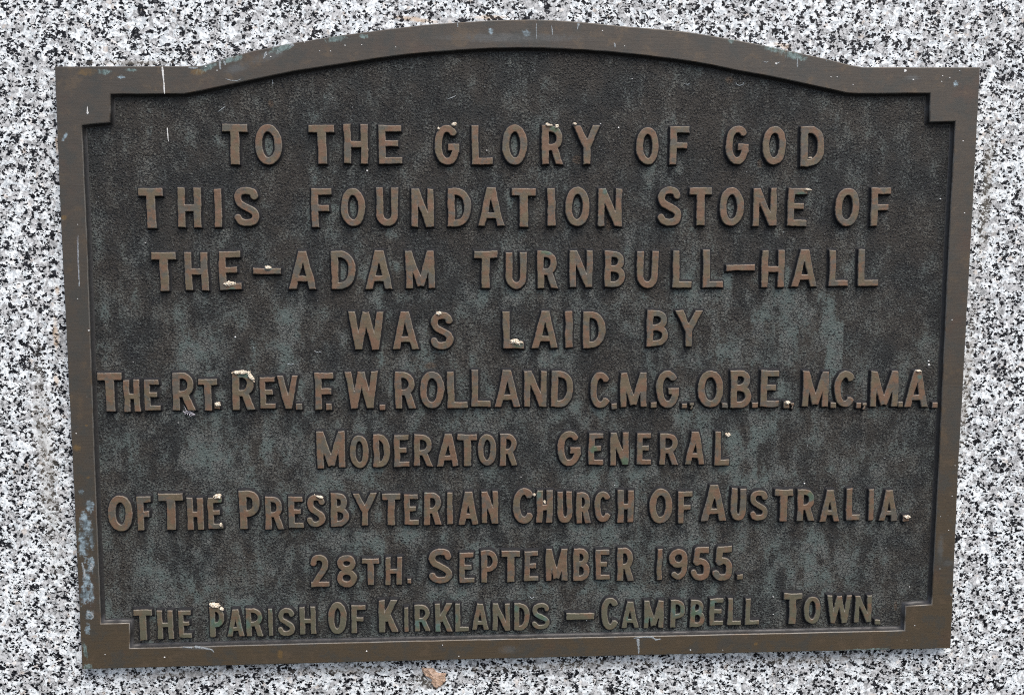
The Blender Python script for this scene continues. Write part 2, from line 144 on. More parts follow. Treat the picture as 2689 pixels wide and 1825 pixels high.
CRUSTS = [(-197.02, 60.95, 3.3, 1.77, 0, 'cream crust wedged in the foot of the E beside the dash'), (-171.62, 71.48, 2.28, 1.27, 0, 'small cream crust on top of the dash in the third line'), (-6.55, 20.64, 3.3, 1.77, 15, 'large cream crust on the foot of the L in LAID'), (-2.93, 20.36, 1.77, 0.76, 15, ''), (-207.72, -20.3, 1.77, 1.52, 0, 'cream crust on the full stop after RT'), (-191.57, 1.32, 5.58, 1.27, -3, 'long cream crust along the top of the R in REV'), (-184.82, -1.84, 1.27, 3.3, -35, ''), (15.66, 165.07, 2.28, 1.01, 10, 'pale crust on top of the R in GLORY'), (20.98, 164.34, 1.52, 1.52, 0, ''), (32.89, 165.86, 1.27, 1.01, 0, 'tiny cream crust on the left tip of the Y in GLORY'), (-47.39, 165.42, 2.03, 1.27, 0, 'white crust on the upper tip of the G in GLORY'), (-57.46, 162.43, 1.01, 1.01, 0, ''), (-58.14, 40.35, 2.03, 1.27, 0, 'cream crust on top of the S in WAS'), (272.31, -1.41, 2.03, 0.76, 0, 'cream crust capping the A in MA'), (181.34, -22.7, 2.03, 1.27, 0, 'cream crust on the full stop after OBE'), (-209.29, -83.53, 2.79, 1.77, 0, 'peach crust on top of the E beside PRESBYTERIAN'), (-208.15, -103.49, 0.76, 1.52, 0, 'small pale crust on the lower tip of the E beside PRESBYTERIAN'), (-214.41, -160.16, 3.55, 1.77, 12, 'ragged cream crust on top of the P in PARISH'), (-209.57, -162.69, 1.52, 1.01, 40, ''), (268.8, -104.85, 2.03, 1.01, 0, 'cream crust on the full stop after AUSTRALIA'), (13.83, -91.69, 1.77, 1.77, 0, 'white crust inside the H of CHURCH'), (6.18, -85.4, 0.76, 1.01, 0, 'tiny white crust on the tip of the C of CHURCH'), (-141.15, -84.73, 3.04, 0.76, 20, 'thin white crust along the top of the S in PRESBYTERIAN'), (191.07, 122.51, 2.28, 0.76, 0, 'pale crust on top of the E in STONE'), (193.02, 143.82, 1.52, 0.76, 0, 'pale crust inside the D of GOD'), (141.15, -45.57, 2.03, 1.77, 0, 'round cream crust beside the last L of GENERAL')]
FLAKE = [(-73.09, -210.62), (-71.48, -211.22), (-69.07, -211.55), (-64.77, -211.64), (-62.65, -214.5), (-61.04, -215.38), (-57.54, -215.45), (-55.66, -215.78), (-56.22, -218.3), (-56.25, -221.68), (-57.34, -222.5), (-59.52, -225.27), (-61.69, -226.35), (-62.77, -226.89), (-64.91, -225.15), (-66.5, -222.86), (-65.93, -220.06), (-68.33, -218.03), (-70.74, -216.57), (-72.86, -213.99)]
SPIDER_BODY = [(-229.72, -25.18), (-227.97, -25.6), (-227.11, -26.22), (-225.85, -26.84), (-224.2, -27.46), (-222.94, -27.98)]
SPIDER_LEGS = [[(-228.92, -24.89), (-229.09, -24.08), (-230.38, -21.85)], [(-227.95, -25.1), (-227.62, -24.09), (-227.3, -22.08)], [(-227.56, -25.31), (-226.07, -24.61), (-224.57, -23.92)], [(-227.0, -25.92), (-225.41, -25.43), (-223.62, -25.04)], [(-229.35, -25.79), (-230.9, -25.27), (-231.55, -24.16)], [(-228.97, -26.1), (-229.98, -26.9), (-230.55, -26.28)], [(-227.99, -26.31), (-228.42, -27.31), (-228.74, -27.92)], [(-227.12, -26.52), (-226.87, -27.94), (-225.63, -28.96)]]


rng = random.Random(7)

# ------------------------------------------------------------------ object helpers
def link(o, parent=None):
    scene.collection.objects.link(o)
    if parent is not None:
        o.parent = parent
    return o

def empty(name, parent=None, loc=(0, 0, 0)):
    o = bpy.data.objects.new(name, None)
    o.empty_display_size = 0.02
    o.location = loc
    return link(o, parent)

def mesh_obj(name, verts, faces, mat, parent=None, loc=(0, 0, 0), smooth=True):
    me = bpy.data.meshes.new(name)
    me.from_pydata(verts, [], faces)
    me.update()
    if smooth:
        me.polygons.foreach_set('use_smooth', [True] * len(me.polygons))
    me.materials.append(mat)
    o = bpy.data.objects.new(name, me)
    o.location = loc
    return link(o, parent)

def tag(o, label, cat=None, group=None, kind=None):
    o['label'] = label
    if cat: o['category'] = cat
    if group: o['group'] = group
    if kind: o['kind'] = kind
    return o

# plaque root: local X right, Y up, Z out of the wall
plaque = empty('memorial_plaque', None, (0, 0, BASE_Z))
plaque.rotation_euler = (math.radians(90), 0, 0)
tag(plaque, 'dark bronze foundation plaque with raised lettering and arched border, fixed to speckled granite', 'plaque')

# ------------------------------------------------------------------ node helper
class NT:
    def __init__(self, name):
        self.mat = bpy.data.materials.new(name)
        self.mat.use_nodes = True
        self.t = self.mat.node_tree
        self.b = self.t.nodes['Principled BSDF']
        tc = self.n('ShaderNodeTexCoord'); tc.object = plaque
        s = self.n('ShaderNodeVectorMath'); s.operation = 'SCALE'
        s.inputs['Scale'].default_value = 1000.0
        self.l(tc.outputs['Object'], s.inputs[0])
        self.p = s.outputs[0]                              # position in mm on the plaque
    def n(self, t): return self.t.nodes.new(t)
    def l(self, a, b): self.t.links.new(a, b)
    def put(self, v, sock):
        if isinstance(v, bpy.types.NodeSocket): self.l(v, sock)
        elif isinstance(v, (tuple, list)):
            sock.default_value = tuple(v) if len(v) == len(sock.default_value) else tuple(v) + (1.0,)
        else: sock.default_value = v
    def math(self, op, a, b=0.0, c=None, clamp=False):
        m = self.n('ShaderNodeMath'); m.operation = op; m.use_clamp = clamp
        self.put(a, m.inputs[0]); self.put(b, m.inputs[1])
        if c is not None: self.put(c, m.inputs[2])
        return m.outputs[0]
    def vec(self, op, a, b):
        m = self.n('ShaderNodeVectorMath'); m.operation = op
        self.put(a, m.inputs[0]); self.put(b, m.inputs[1])
        return m.outputs['Value'] if op in ('LENGTH', 'DISTANCE') else m.outputs[0]
    def mapped(self, scale=(1, 1, 1), off=(0, 0, 0), rot=0.0, src=None):
        m = self.n('ShaderNodeMapping')
        self.l(src or self.p, m.inputs[0])
        m.inputs['Scale'].default_value = scale
        m.inputs['Location'].default_value = off
        m.inputs['Rotation'].default_value = (0, 0, rot)
        return m.outputs[0]
    def noise(self, size, detail=3.0, rough=0.55, vec=None, dist=0.0):
        m = self.n('ShaderNodeTexNoise')
        self.l(vec or self.p, m.inputs['Vector'])
        m.inputs['Scale'].default_value = 1.0 / size
        m.inputs['Detail'].default_value = detail
        m.inputs['Roughness'].default_value = rough
        m.inputs['Distortion'].default_value = dist
        return m
    def voronoi(self, size, vec=None, feature='F1', rand=1.0):
        m = self.n('ShaderNodeTexVoronoi'); m.feature = feature
        self.l(vec or self.p, m.inputs['Vector'])
        m.inputs['Scale'].default_value = 1.0 / size
        m.inputs['Randomness'].default_value = rand
        return m
    def ramp(self, v, lo, hi, smooth=True):
        m = self.n('ShaderNodeMapRange')
        m.interpolation_type = 'SMOOTHSTEP' if smooth else 'LINEAR'
        m.clamp = True
        self.put(v, m.inputs[0]); self.put(lo, m.inputs[1]); self.put(hi, m.inputs[2])
        return m.outputs[0]
    def mix(self, f, a, b):
        m = self.n('ShaderNodeMix'); m.data_type = 'RGBA'
        self.put(f, m.inputs[0]); self.put(a, m.inputs[6]); self.put(b, m.inputs[7])
        return m.outputs[2]
    def warp(self, vec, size, amt):
        nz = self.noise(size, 2.0, vec=vec)
        d = self.vec('SUBTRACT', nz.outputs['Color'], (0.5, 0.5, 0.5))
        d = self.vec('MULTIPLY', d, (amt, amt, 0.0))
        return self.vec('ADD', vec, d)
    def stains(self, spots, soft=0.5, grain=None, amount=0.55):
        """patches of a stain with ragged edges: centre, radii (mm) and tilt of each"""
        out = None
        for x, y, rx, ry, ang in spots:
            d = self.vec('SUBTRACT', self.p, (x, y, 0.0))
            if ang:
                r = self.n('ShaderNodeVectorRotate'); r.rotation_type = 'Z_AXIS'
                self.l(d, r.inputs[0]); r.inputs['Angle'].default_value = -math.radians(ang)
                d = r.outputs[0]
            d = self.vec('MULTIPLY', d, (1.0 / rx, 1.0 / ry, 0.0))
            v = self.math('SUBTRACT', 1.0, self.vec('LENGTH', d, (0, 0, 0)))
            out = v if out is None else self.math('MAXIMUM', out, v)
        out = self.math('MAXIMUM', out, -1.0)
        if grain is not None:
            out = self.math('ADD', out, self.math('MULTIPLY', self.math('SUBTRACT', grain, 0.5), amount * 2))
        return self.ramp(out, 0.0, soft)
    def bump(self, h, strength, dist, prev=None):
        m = self.n('ShaderNodeBump')
        m.inputs['Strength'].default_value = strength
        m.inputs['Distance'].default_value = dist * MM
        self.put(h, m.inputs['Height'])
        if prev is not None: self.l(prev, m.inputs['Normal'])
        return m.outputs[0]
    def done(self, color, rough=0.6, metal=0.0, normal=None, spec=0.5):
        self.put(color, self.b.inputs['Base Color'])
        self.put(rough, self.b.inputs['Roughness'])
        self.put(metal, self.b.inputs['Metallic'])
        self.b.inputs['Specular IOR Level'].default_value = spec
        if normal is not None: self.l(normal, self.b.inputs['Normal'])
        return self.mat

# ------------------------------------------------------------------ materials
def granite_material():
    m = NT('speckled_granite')
    raw = m.p
    m.p = m.mapped(scale=(1.07, 1.07, 1.07))
    p = m.warp(m.warp(m.p, 3.0, 4.0), 1.0, 1.3)
    cells = m.voronoi(3.7, p)
    rnd = m.n('ShaderNodeSeparateColor'); m.l(cells.outputs['Color'], rnd.inputs[0])
    cloud = m.noise(2.1, 3.0, 0.62)
    cf = cloud.outputs['Fac']
    white = m.mix(m.ramp(cf, 0.38, 0.58), (0.54, 0.585, 0.60), (0.90, 0.94, 0.935))
    quartz = m.mix(m.ramp(cf, 0.35, 0.62), (0.27, 0.28, 0.28), (0.62, 0.63, 0.625))
    patch = m.noise(16.0, 2.0, 0.5, vec=m.mapped(off=(8, 91, 0)))
    lean = m.math('MULTIPLY_ADD', patch.outputs['Fac'], -0.9, 1.0)
    base = m.mix(m.ramp(m.math('SUBTRACT', rnd.outputs[0], lean), -0.03, 0.04), white, quartz)
    # warm feldspar grains here and there
    base = m.mix(m.math('MULTIPLY', m.ramp(rnd.outputs[2], 0.965, 0.975), 0.35), base, (0.78, 0.66, 0.54))
    # black mica: ragged grains that gather in clumps and strings
    clump = m.noise(9.0, 3.0, 0.6, dist=0.6)
    cl = clump.outputs['Fac']
    pb = m.warp(m.warp(m.p, 2.2, 3.0), 0.8, 1.2)
    vb = m.voronoi(1.85, m.mapped(scale=(0.85, 1.1, 1), src=pb))
    rb = m.n('ShaderNodeSeparateColor'); m.l(vb.outputs['Color'], rb.inputs[0])
    thr = m.math('MULTIPLY_ADD', cl, -1.15, 1.32)
    black = m.ramp(m.math('SUBTRACT', rb.outputs[1], thr), -0.01, 0.02)
    black = m.math('MULTIPLY', black, m.ramp(vb.outputs['Distance'], 0.85, 0.62))
    n1 = m.noise(2.0, 2.0, 0.55, vec=m.mapped(scale=(1.0, 1.3, 1), rot=0.5))
    n2 = m.ramp(m.math('MULTIPLY_ADD', cl, 0.55, n1.outputs['Fac']), 0.875, 0.905)
    black = m.math('MAXIMUM', black, n2)
    n3 = m.noise(1.35, 1.0, 0.5, vec=m.mapped(off=(70, 21, 0)))
    black = m.math('MAXIMUM', black, m.math('MULTIPLY', m.ramp(m.math('MULTIPLY_ADD', cl, 0.35, n3.outputs['Fac']), 0.85, 0.88), 0.92))
    col = m.mix(black, base, m.mix(m.ramp(cf, 0.4, 0.65), (0.002, 0.0025, 0.004), (0.030, 0.031, 0.036)))
    # rusty run-off and old adhesive beside the plaque
    m.p = raw
    grime = m.stains(GRANITE_GRIME, 0.9, m.noise(7.0, 4.0, 0.65).outputs['Fac'], 0.7)
    col = m.mix(m.math('MULTIPLY', grime, 0.38), col, (0.26, 0.235, 0.19))
    rust = m.stains(GRANITE_RUST, 0.7, m.noise(5.0, 3.0).outputs['Fac'], 0.5)
    col = m.mix(m.math('MULTIPLY', rust, m.math('MULTIPLY_ADD', black, -0.5, 0.55)), col, (0.60, 0.42, 0.25))
    h = m.math('ADD', m.noise(1.1, 3.0).outputs['Fac'], m.math('MULTIPLY', black, -0.3))
    return m.done(col, m.math('MULTIPLY_ADD', black, -0.1, 0.6), 0.0, m.bump(h, 0.2, 0.25), 0.18)

def panel_material():
    m = NT('dark_textured_bronze')
    p = m.p
    grit = m.noise(1.3, 2.5, 0.65)
    grit2 = m.noise(2.6, 2.0, 0.6, vec=m.mapped(off=(7, 3, 0)))
    pit = m.voronoi(1.9, m.warp(p, 1.2, 1.0))
    crack = m.voronoi(2.4, m.warp(p, 2.0, 2.4), 'DISTANCE_TO_EDGE')
    big = m.noise(38.0, 3.0, 0.6)
    streak = m.noise(6.0, 4.0, 0.7, vec=m.mapped(scale=(1.0, 0.13, 1.0)))
    mid = m.noise(12.0, 5.0, 0.72, vec=m.mapped(off=(50, 9, 0)))
    wide = m.noise(70.0, 2.0, 0.5, vec=m.mapped(off=(150, 19, 0)))
    mf, sf, gf = mid.outputs['Fac'], streak.outputs['Fac'], grit.outputs['Fac']
    dark = m.mix(m.ramp(big.outputs['Fac'], 0.38, 0.62), (0.0215, 0.0230, 0.0222), (0.034, 0.0312, 0.0268))
    pale = m.mix(m.ramp(big.outputs['Fac'], 0.38, 0.62), (0.092, 0.104, 0.098), (0.106, 0.104, 0.090))
    # speckle of pale oxide on the high points of the grit
    lev = m.math('ADD', m.math('MULTIPLY', gf, 0.75), m.math('MULTIPLY', grit2.outputs['Fac'], 0.25))
    lev = m.math('ADD', lev, m.math('MULTIPLY', m.math('SUBTRACT', mf, 0.5), 0.38))
    lev = m.math('ADD', lev, m.math('MULTIPLY', m.math('SUBTRACT', sf, 0.5), 0.16))
    # verdigris bloom and wash-down streaks
    at = m.n('ShaderNodeAttribute'); at.attribute_name = 'patina'
    pf = at.outputs['Fac']
    on = m.ramp(m.math('ADD', lev, m.math('MULTIPLY_ADD', pf, 0.30, -0.13)), 0.42, 0.58)
    vcol = m.mix(m.ramp(mf, 0.42, 0.58), (0.098, 0.122, 0.113), (0.122, 0.130, 0.120))
    vcol = m.mix(m.ramp(pf, 0.25, 0.75), pale, vcol)
    col = m.mix(m.math('MULTIPLY', on, m.math('MULTIPLY_ADD', pf, 0.30, 0.62)), dark, vcol)
    col = m.mix(m.math('MULTIPLY', m.ramp(pf, 0.6, 1.1), 0.45), col, vcol)
    br = m.stains(PANEL_BROWN, 0.6, m.noise(3.0).outputs['Fac'], 0.4)
    col = m.mix(m.math('MULTIPLY', br, 0.45), col, (0.115, 0.078, 0.05))
    # black pin holes and hairlines left by the casting
    hole = m.math('MULTIPLY', m.ramp(pit.outputs['Distance'], 0.42, 0.20), m.ramp(grit2.outputs['Fac'], 0.46, 0.54))
    line = m.math('MULTIPLY', m.ramp(crack.outputs['Distance'], 0.10, 0.02), m.ramp(mf, 0.44, 0.56))
    hole = m.math('MAXIMUM', hole, m.math('MULTIPLY', line, 0.8))
    col = m.mix(m.math('MULTIPLY', hole, 0.85), col, (0.009, 0.010, 0.012))
    bright = m.ramp(m.noise(1.5, 1.0, 0.5, vec=m.mapped(off=(90, 40, 0))).outputs['Fac'], 0.765, 0.80)
    col = m.mix(m.math('MULTIPLY', bright, 0.5), col, (0.34, 0.37, 0.37))
    h = m.math('SUBTRACT', m.math('ADD', m.math('MULTIPLY', gf, 0.7), m.math('MULTIPLY', grit2.outputs['Fac'], 0.6)), m.math('MULTIPLY', hole, 0.35))
    return m.done(col, 0.66, 0.1, m.bump(h, 1.0, 1.1), 0.3)

def bronze_material(name, letters):
    m = NT(name)
    mid = m.noise(11.0, 4.0, 0.6)
    fine = m.noise(2.0, 4.0, 0.65)
    brush = m.noise(1.2, 3.0, 0.6, vec=m.mapped(scale=(0.10, 1.0, 1.0), rot=0.03))
    big = m.noise(60.0, 2.0, 0.5, vec=m.mapped(off=(11, 77, 0)))
    if letters:
        m4 = m.noise(7.5, 4.0, 0.65, vec=m.mapped(off=(25, 5, 3)))
        m5 = m.noise(9.0, 3.0, 0.65, vec=m.mapped(off=(5, 65, 3)))
        a = m.mix(m.ramp(mid.outputs['Fac'], 0.42, 0.58), (0.166, 0.102, 0.064), (0.134, 0.108, 0.068))
        a = m.mix(m.math('MULTIPLY', m.ramp(m5.outputs['Fac'], 0.50, 0.62), 0.75), a, (0.092, 0.096, 0.082))
        a = m.mix(m.math('MULTIPLY', m.ramp(m4.outputs['Fac'], 0.54, 0.68), 0.6), a, (0.188, 0.108, 0.070))
        a = m.mix(m.math('MULTIPLY', m.ramp(brush.outputs['Fac'], 0.5, 0.7), 0.30), a, (0.085, 0.062, 0.048))
        a = m.mix(m.math('MULTIPLY', m.ramp(fine.outputs['Fac'], 0.54, 0.68), 0.30), a, (0.060, 0.050, 0.042))
        sepl = m.n('ShaderNodeSeparateXYZ'); m.l(m.p, sepl.inputs[0])
        lowl = m.ramp(sepl.outputs['Y'], -140.0, -172.0)
        a = m.mix(m.math('MULTIPLY', lowl, m.ramp(m5.outputs['Fac'], 0.30, 0.55)), a, (0.112, 0.108, 0.072))   # the bottom line has gone olive
        gr = m.stains(LETTER_GREEN, 0.6, m.noise(4.0, 3.0).outputs['Fac'], 0.6)
        a = m.mix(m.math('MULTIPLY', gr, 0.75), a, m.mix(m.ramp(m4.outputs['Fac'], 0.4, 0.6), (0.070, 0.125, 0.075), (0.085, 0.150, 0.140)))
        at = m.n('ShaderNodeAttribute'); at.attribute_name = 'buffed_shade'
        # sides keep the dark foundry finish, faces rubbed back; dark foot paints in shade
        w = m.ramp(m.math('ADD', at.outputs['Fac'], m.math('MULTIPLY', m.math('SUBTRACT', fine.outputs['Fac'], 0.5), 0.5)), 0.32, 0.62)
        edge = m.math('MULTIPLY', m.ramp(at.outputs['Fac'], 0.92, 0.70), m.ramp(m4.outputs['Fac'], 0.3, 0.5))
        a = m.mix(m.math('MULTIPLY', edge, 0.65), a, (0.235, 0.210, 0.175))  # pale edge highlight painted into the face colour
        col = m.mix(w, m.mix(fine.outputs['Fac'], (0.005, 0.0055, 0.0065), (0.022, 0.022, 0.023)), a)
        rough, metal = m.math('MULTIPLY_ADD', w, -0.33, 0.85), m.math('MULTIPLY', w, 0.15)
    else:
        a = m.mix(m.ramp(mid.outputs['Fac'], 0.35, 0.65), (0.074, 0.064, 0.052), (0.081, 0.069, 0.055))
        sep = m.n('ShaderNodeSeparateXYZ'); m.l(m.p, sep.inputs[0])
        low = m.ramp(m.math('ADD', sep.outputs['Y'], m.math('MULTIPLY', m.math('SUBTRACT', big.outputs['Fac'], 0.5), 160.0)), 40.0, -190.0)
        a = m.mix(m.math('MULTIPLY', low, 0.75), a, (0.092, 0.069, 0.041))       # the lower border is browner
        a = m.mix(m.math('MULTIPLY', m.ramp(big.outputs['Fac'], 0.5, 0.7), 0.4), a, (0.066, 0.067, 0.062))
        a = m.mix(m.math('MULTIPLY', m.ramp(m.noise(26.0, 3.0, 0.6, vec=m.mapped(off=(3, 80, 0))).outputs['Fac'], 0.56, 0.72), 0.45), a, (0.098, 0.063, 0.047))
        a = m.mix(m.math('MULTIPLY', m.ramp(brush.outputs['Fac'], 0.5, 0.72), 0.22), a, (0.048, 0.042, 0.034))
        grain = m.noise(2.6, 4.0, 0.75, vec=m.mapped(scale=(1.0, 0.55, 1.0), off=(2, 5, 0))).outputs['Fac']
        streak = m.math('ADD', m.math('MULTIPLY', grain, 0.6), m.math('MULTIPLY', m.noise(1.6, 3.0, 0.7, vec=m.mapped(scale=(0.35, 1.0, 1.0))).outputs['Fac'], 0.4))
        a = m.mix(m.math('MULTIPLY', m.stains(FRAME_GREY, 0.8, grain, 0.6), 0.55), a, (0.125, 0.135, 0.135))
        a = m.mix(m.math('MULTIPLY', m.stains(FRAME_GREEN, 0.55, grain, 1.1), 0.85), a, m.mix(m.ramp(grain, 0.35, 0.65), (0.080, 0.125, 0.115), (0.26, 0.35, 0.33)))
        a = m.mix(m.math('MULTIPLY', m.stains(FRAME_BLUE, 0.7, streak, 1.6), 0.95), a, m.mix(m.ramp(streak, 0.35, 0.65), (0.09, 0.125, 0.14), (0.42, 0.54, 0.60)))
        a = m.mix(m.math('MULTIPLY', m.stains(FRAME_ORANGE, 0.6, fine.outputs['Fac'], 0.5), 0.55), a, (0.22, 0.135, 0.045))
        # small dark dents and pale fly specks
        sp = m.voronoi(9.0, m.mapped(off=(13, 2, 0)))
        s3 = m.n('ShaderNodeSeparateColor'); m.l(sp.outputs['Color'], s3.inputs[0])
        rad = m.math('MULTIPLY_ADD', s3.outputs[0], 0.05, 0.02)
        dot = m.ramp(sp.outputs['Distance'], rad, m.math('MULTIPLY', rad, 0.5))
        a = m.mix(m.math('MULTIPLY', m.math('MULTIPLY', dot, m.ramp(s3.outputs[1], 0.5, 0.55)), 0.6), a, (0.30, 0.29, 0.26))
        a = m.mix(m.math('MULTIPLY', m.math('MULTIPLY', dot, m.ramp(s3.outputs[1], 0.3, 0.25)), 0.7), a, (0.03, 0.028, 0.025))
        long = m.noise(1.3, 3.0, 0.65, vec=m.mapped(scale=(0.05, 1.0, 1.0)))
        a = m.mix(m.math('MULTIPLY', m.ramp(long.outputs['Fac'], 0.45, 0.7), 0.30), a, (0.050, 0.043, 0.035))
        tarn = m.noise(15.0, 5.0, 0.7, vec=m.mapped(off=(33, 71, 0)))
        a = m.mix(m.math('MULTIPLY', m.ramp(tarn.outputs['Fac'], 0.50, 0.62), 0.6), a, (0.054, 0.057, 0.052))
        a = m.mix(m.math('MULTIPLY', m.ramp(tarn.outputs['Fac'], 0.46, 0.34), 0.65), a, (0.120, 0.090, 0.060))
        at = m.n('ShaderNodeAttribute'); at.attribute_name = 'buffed_shade'
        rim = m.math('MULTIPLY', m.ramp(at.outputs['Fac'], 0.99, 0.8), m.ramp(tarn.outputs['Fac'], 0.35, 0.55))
        a = m.mix(m.math('MULTIPLY', rim, 0.5), a, (0.22, 0.215, 0.195))  # thin highlight line painted along the border's edges
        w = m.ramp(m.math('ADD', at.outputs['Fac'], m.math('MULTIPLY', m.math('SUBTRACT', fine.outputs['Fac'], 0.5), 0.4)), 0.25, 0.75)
        col = m.mix(w, m.mix(fine.outputs['Fac'], (0.012, 0.012, 0.013), (0.060, 0.059, 0.057)), a)  # walls keep a dark patina; the inner foot ring is painted shade
        rough, metal = m.math('MULTIPLY_ADD', tarn.outputs['Fac'], 0.4, 0.22), 0.25
    h = m.math('ADD', m.math('MULTIPLY', brush.outputs['Fac'], 0.4), m.math('MULTIPLY', fine.outputs['Fac'], 0.6))
    return m.done(col, rough, metal, m.bump(h, 0.35, 0.35 if not letters else 0.5), 0.4)

def plain_material(name, c1, c2, size, rough=0.8, bump=0.4):
    m = NT(name)
    nz = m.noise(size, 3.0, 0.6)
    return m.done(m.mix(m.ramp(nz.outputs['Fac'], 0.35, 0.65), c1, c2), rough, 0.0, m.bump(nz.outputs['Fac'], bump, size * 0.4), 0.3)

M_STONE = granite_material()
M_PANEL = panel_material()
M_LETTER = bronze_material('letter_bronze', True)
M_FRAME = bronze_material('border_bronze', False)
M_DRIP = plain_material('dried_white_drip', (0.50, 0.52, 0.52), (0.78, 0.78, 0.74), 1.2, 0.7)
M_WASH = plain_material('grey_wash_mark', (0.16, 0.18, 0.185), (0.34, 0.37, 0.38), 1.0, 0.7)
M_SCRATCH = plain_material('pale_scratch', (0.20, 0.22, 0.26), (0.36, 0.38, 0.42), 1.0, 0.6)
M_CRUST = plain_material('cream_crust', (0.42, 0.33, 0.23), (0.78, 0.73, 0.60), 1.0, 0.9, 0.6)
M_FLAKE = plain_material('tan_flake', (0.36, 0.24, 0.16), (0.66, 0.48, 0.36), 2.2, 0.9, 0.8)

# ------------------------------------------------------------------ granite
def build_granite():
    bm = bmesh.new()
    bmesh.ops.create_cube(bm, size=1.0)
    bmesh.ops.scale(bm, vec=(1.6, 1.2, 0.12), verts=bm.verts)
    bmesh.ops.translate(bm, vec=(0, 0.01, Z_STONE * MM - 0.06), verts=bm.verts)
    bmesh.ops.bevel(bm, geom=list(bm.edges), offset=0.004, segments=2, affect='EDGES')
    me = bpy.data.meshes.new('granite_block'); bm.to_mesh(me); bm.free()
    me.materials.append(M_STONE)
    o = bpy.data.objects.new('granite_block', me)
    o.location = (0, 0, BASE_Z); o.rotation_euler = plaque.rotation_euler
    link(o)
    tag(o, 'pale grey granite block flecked with black, behind the bronze plaque', 'stone block')
build_granite()

# ------------------------------------------------------------------ border and panel
def resample(loop, step, jit, seed):
    out = []
    n = len(loop)
    for i in range(n):
        a, b = Vector(loop[i]), Vector(loop[(i + 1) % n])
        k = max(1, int((b - a).length / step))
        for j in range(k):
            q = a.lerp(b, j / k)
            if j:
                nrm = Vector((-(b - a).y, (b - a).x)).normalized()
                q = q + nrm * jit * mnoise.noise(Vector((q.x * 0.11, q.y * 0.11, seed))) + nrm * jit * 0.6 * mnoise.noise(Vector((q.x * 0.5, q.y * 0.5, seed + 9)))
            out.append(q)
    return out

def offset(loop, d):
    """positive d moves the loop to its left"""
    n = len(loop); out = []
    for i in range(n):
        a, b, c = loop[i - 1], loop[i], loop[(i + 1) % n]
        e1, e2 = (b - a).normalized(), (c - b).normalized()
        n1, n2 = Vector((-e1.y, e1.x)), Vector((-e2.y, e2.x))
        k = max(0.4, 1.0 + n1.dot(n2))
        out.append(b + (n1 + n2) * (d / k))
    return out

# both loops run clockwise, so a negative offset moves towards the plaque's middle
def build_frame():
    o_ = resample(OUTER, 7.0, 0.18, 1.0)
    i_ = resample(INNER, 7.0, 0.22, 5.0)
    frame_root = None
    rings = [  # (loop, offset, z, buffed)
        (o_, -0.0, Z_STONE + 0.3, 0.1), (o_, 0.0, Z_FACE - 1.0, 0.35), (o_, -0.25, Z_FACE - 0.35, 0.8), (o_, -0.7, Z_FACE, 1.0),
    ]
    inn = [(i_, 0.55, Z_FACE, 1.0), (i_, 0.1, Z_FACE - 0.3, 0.75), (i_, -0.25, Z_FACE - 1.0, 0.30), (i_, -1.1, Z_PANEL + 0.25, 0.05), (i_, -1.7, Z_PANEL + 0.12, 0.0), (i_, -2.9, Z_PANEL - 0.35, 0.0)]  # last rings run onto the panel, coloured dark to paint in shade
    verts, faces, buf = [], [], []
    def add(loop, off, z, b):
        s = len(verts)
        for q in offset(loop, off):
            verts.append((q.x * MM, q.y * MM, z * MM)); buf.append(b)
        return s, len(loop)
    def quads(a, b, n):
        for k in range(n):
            faces.append((a + k, b + k, b + (k + 1) % n, a + (k + 1) % n))
    prev = None
    for r in rings:
        s, n = add(*r)
        if prev is not None: quads(prev, s, n)
        prev = s
    top_out, n_out = prev, n
    prev = None
    for r in inn:
        s, n = add(*r)
        if prev is None: top_in, n_in = s, n
        else: quads(prev, s, n)
        prev = s
    from mathutils.geometry import tessellate_polygon
    A = [Vector(verts[top_out + k]) for k in range(n_out)]
    B = [Vector(verts[top_in + k]) for k in range(n_in)]
    idx = list(range(top_out, top_out + n_out)) + list(range(top_in, top_in + n_in))
    for t in tessellate_polygon([A, B[::-1]]):
        rev = list(range(top_out, top_out + n_out)) + list(range(top_in, top_in + n_in))[::-1]
        f = [rev[q] for q in t]
        a, b, c = (Vector(verts[q]) for q in f)
        if (b - a).cross(c - a).z < 0: f.reverse()
        faces.append(tuple(f))
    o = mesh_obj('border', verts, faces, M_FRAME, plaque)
    bm = bmesh.new(); bm.from_mesh(o.data)
    bmesh.ops.recalc_face_normals(bm, faces=bm.faces)
    top = [f for f in bm.faces if abs(f.normal.z) > 0.98]
    if top and sum(f.normal.z for f in top) < 0:
        bmesh.ops.reverse_faces(bm, faces=bm.faces)
    bm.to_mesh(o.data); bm.free()
    for pl in o.data.polygons: pl.use_smooth = abs(pl.normal.z) < 0.98
    at = o.data.attributes.new('buffed_shade', 'FLOAT', 'POINT')
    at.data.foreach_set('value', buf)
    o['label'] = 'smooth brown bronze border with stepped corners and pale drips'
    return o
border = build_frame()

def lattice(X, Y, sx, sy, seed, octaves=3):
    """value noise, -0.5 .. 0.5"""
    out, amp, tot = 0, 1.0, 0.0
    for o in range(octaves):
        r_ = np.random.RandomState(seed + o * 17)
        gx, gy = (X + 400) / sx, (Y + 400) / sy
        lat = r_.rand(int(gy.max()) + 3, int(gx.max()) + 3)
        ix, iy = gx.astype(int), gy.astype(int); fx, fy = gx - ix, gy - iy
        fx = fx * fx * (3 - 2 * fx); fy = fy * fy * (3 - 2 * fy)
        v = (lat[iy, ix] * (1 - fx) + lat[iy, ix + 1] * fx) * (1 - fy) + (lat[iy + 1, ix] * (1 - fx) + lat[iy + 1, ix + 1] * fx) * fy
        out = out + amp * (v - 0.5); tot += amp
        amp *= 0.62; sx /= 2.1; sy /= 2.1
    return out / tot

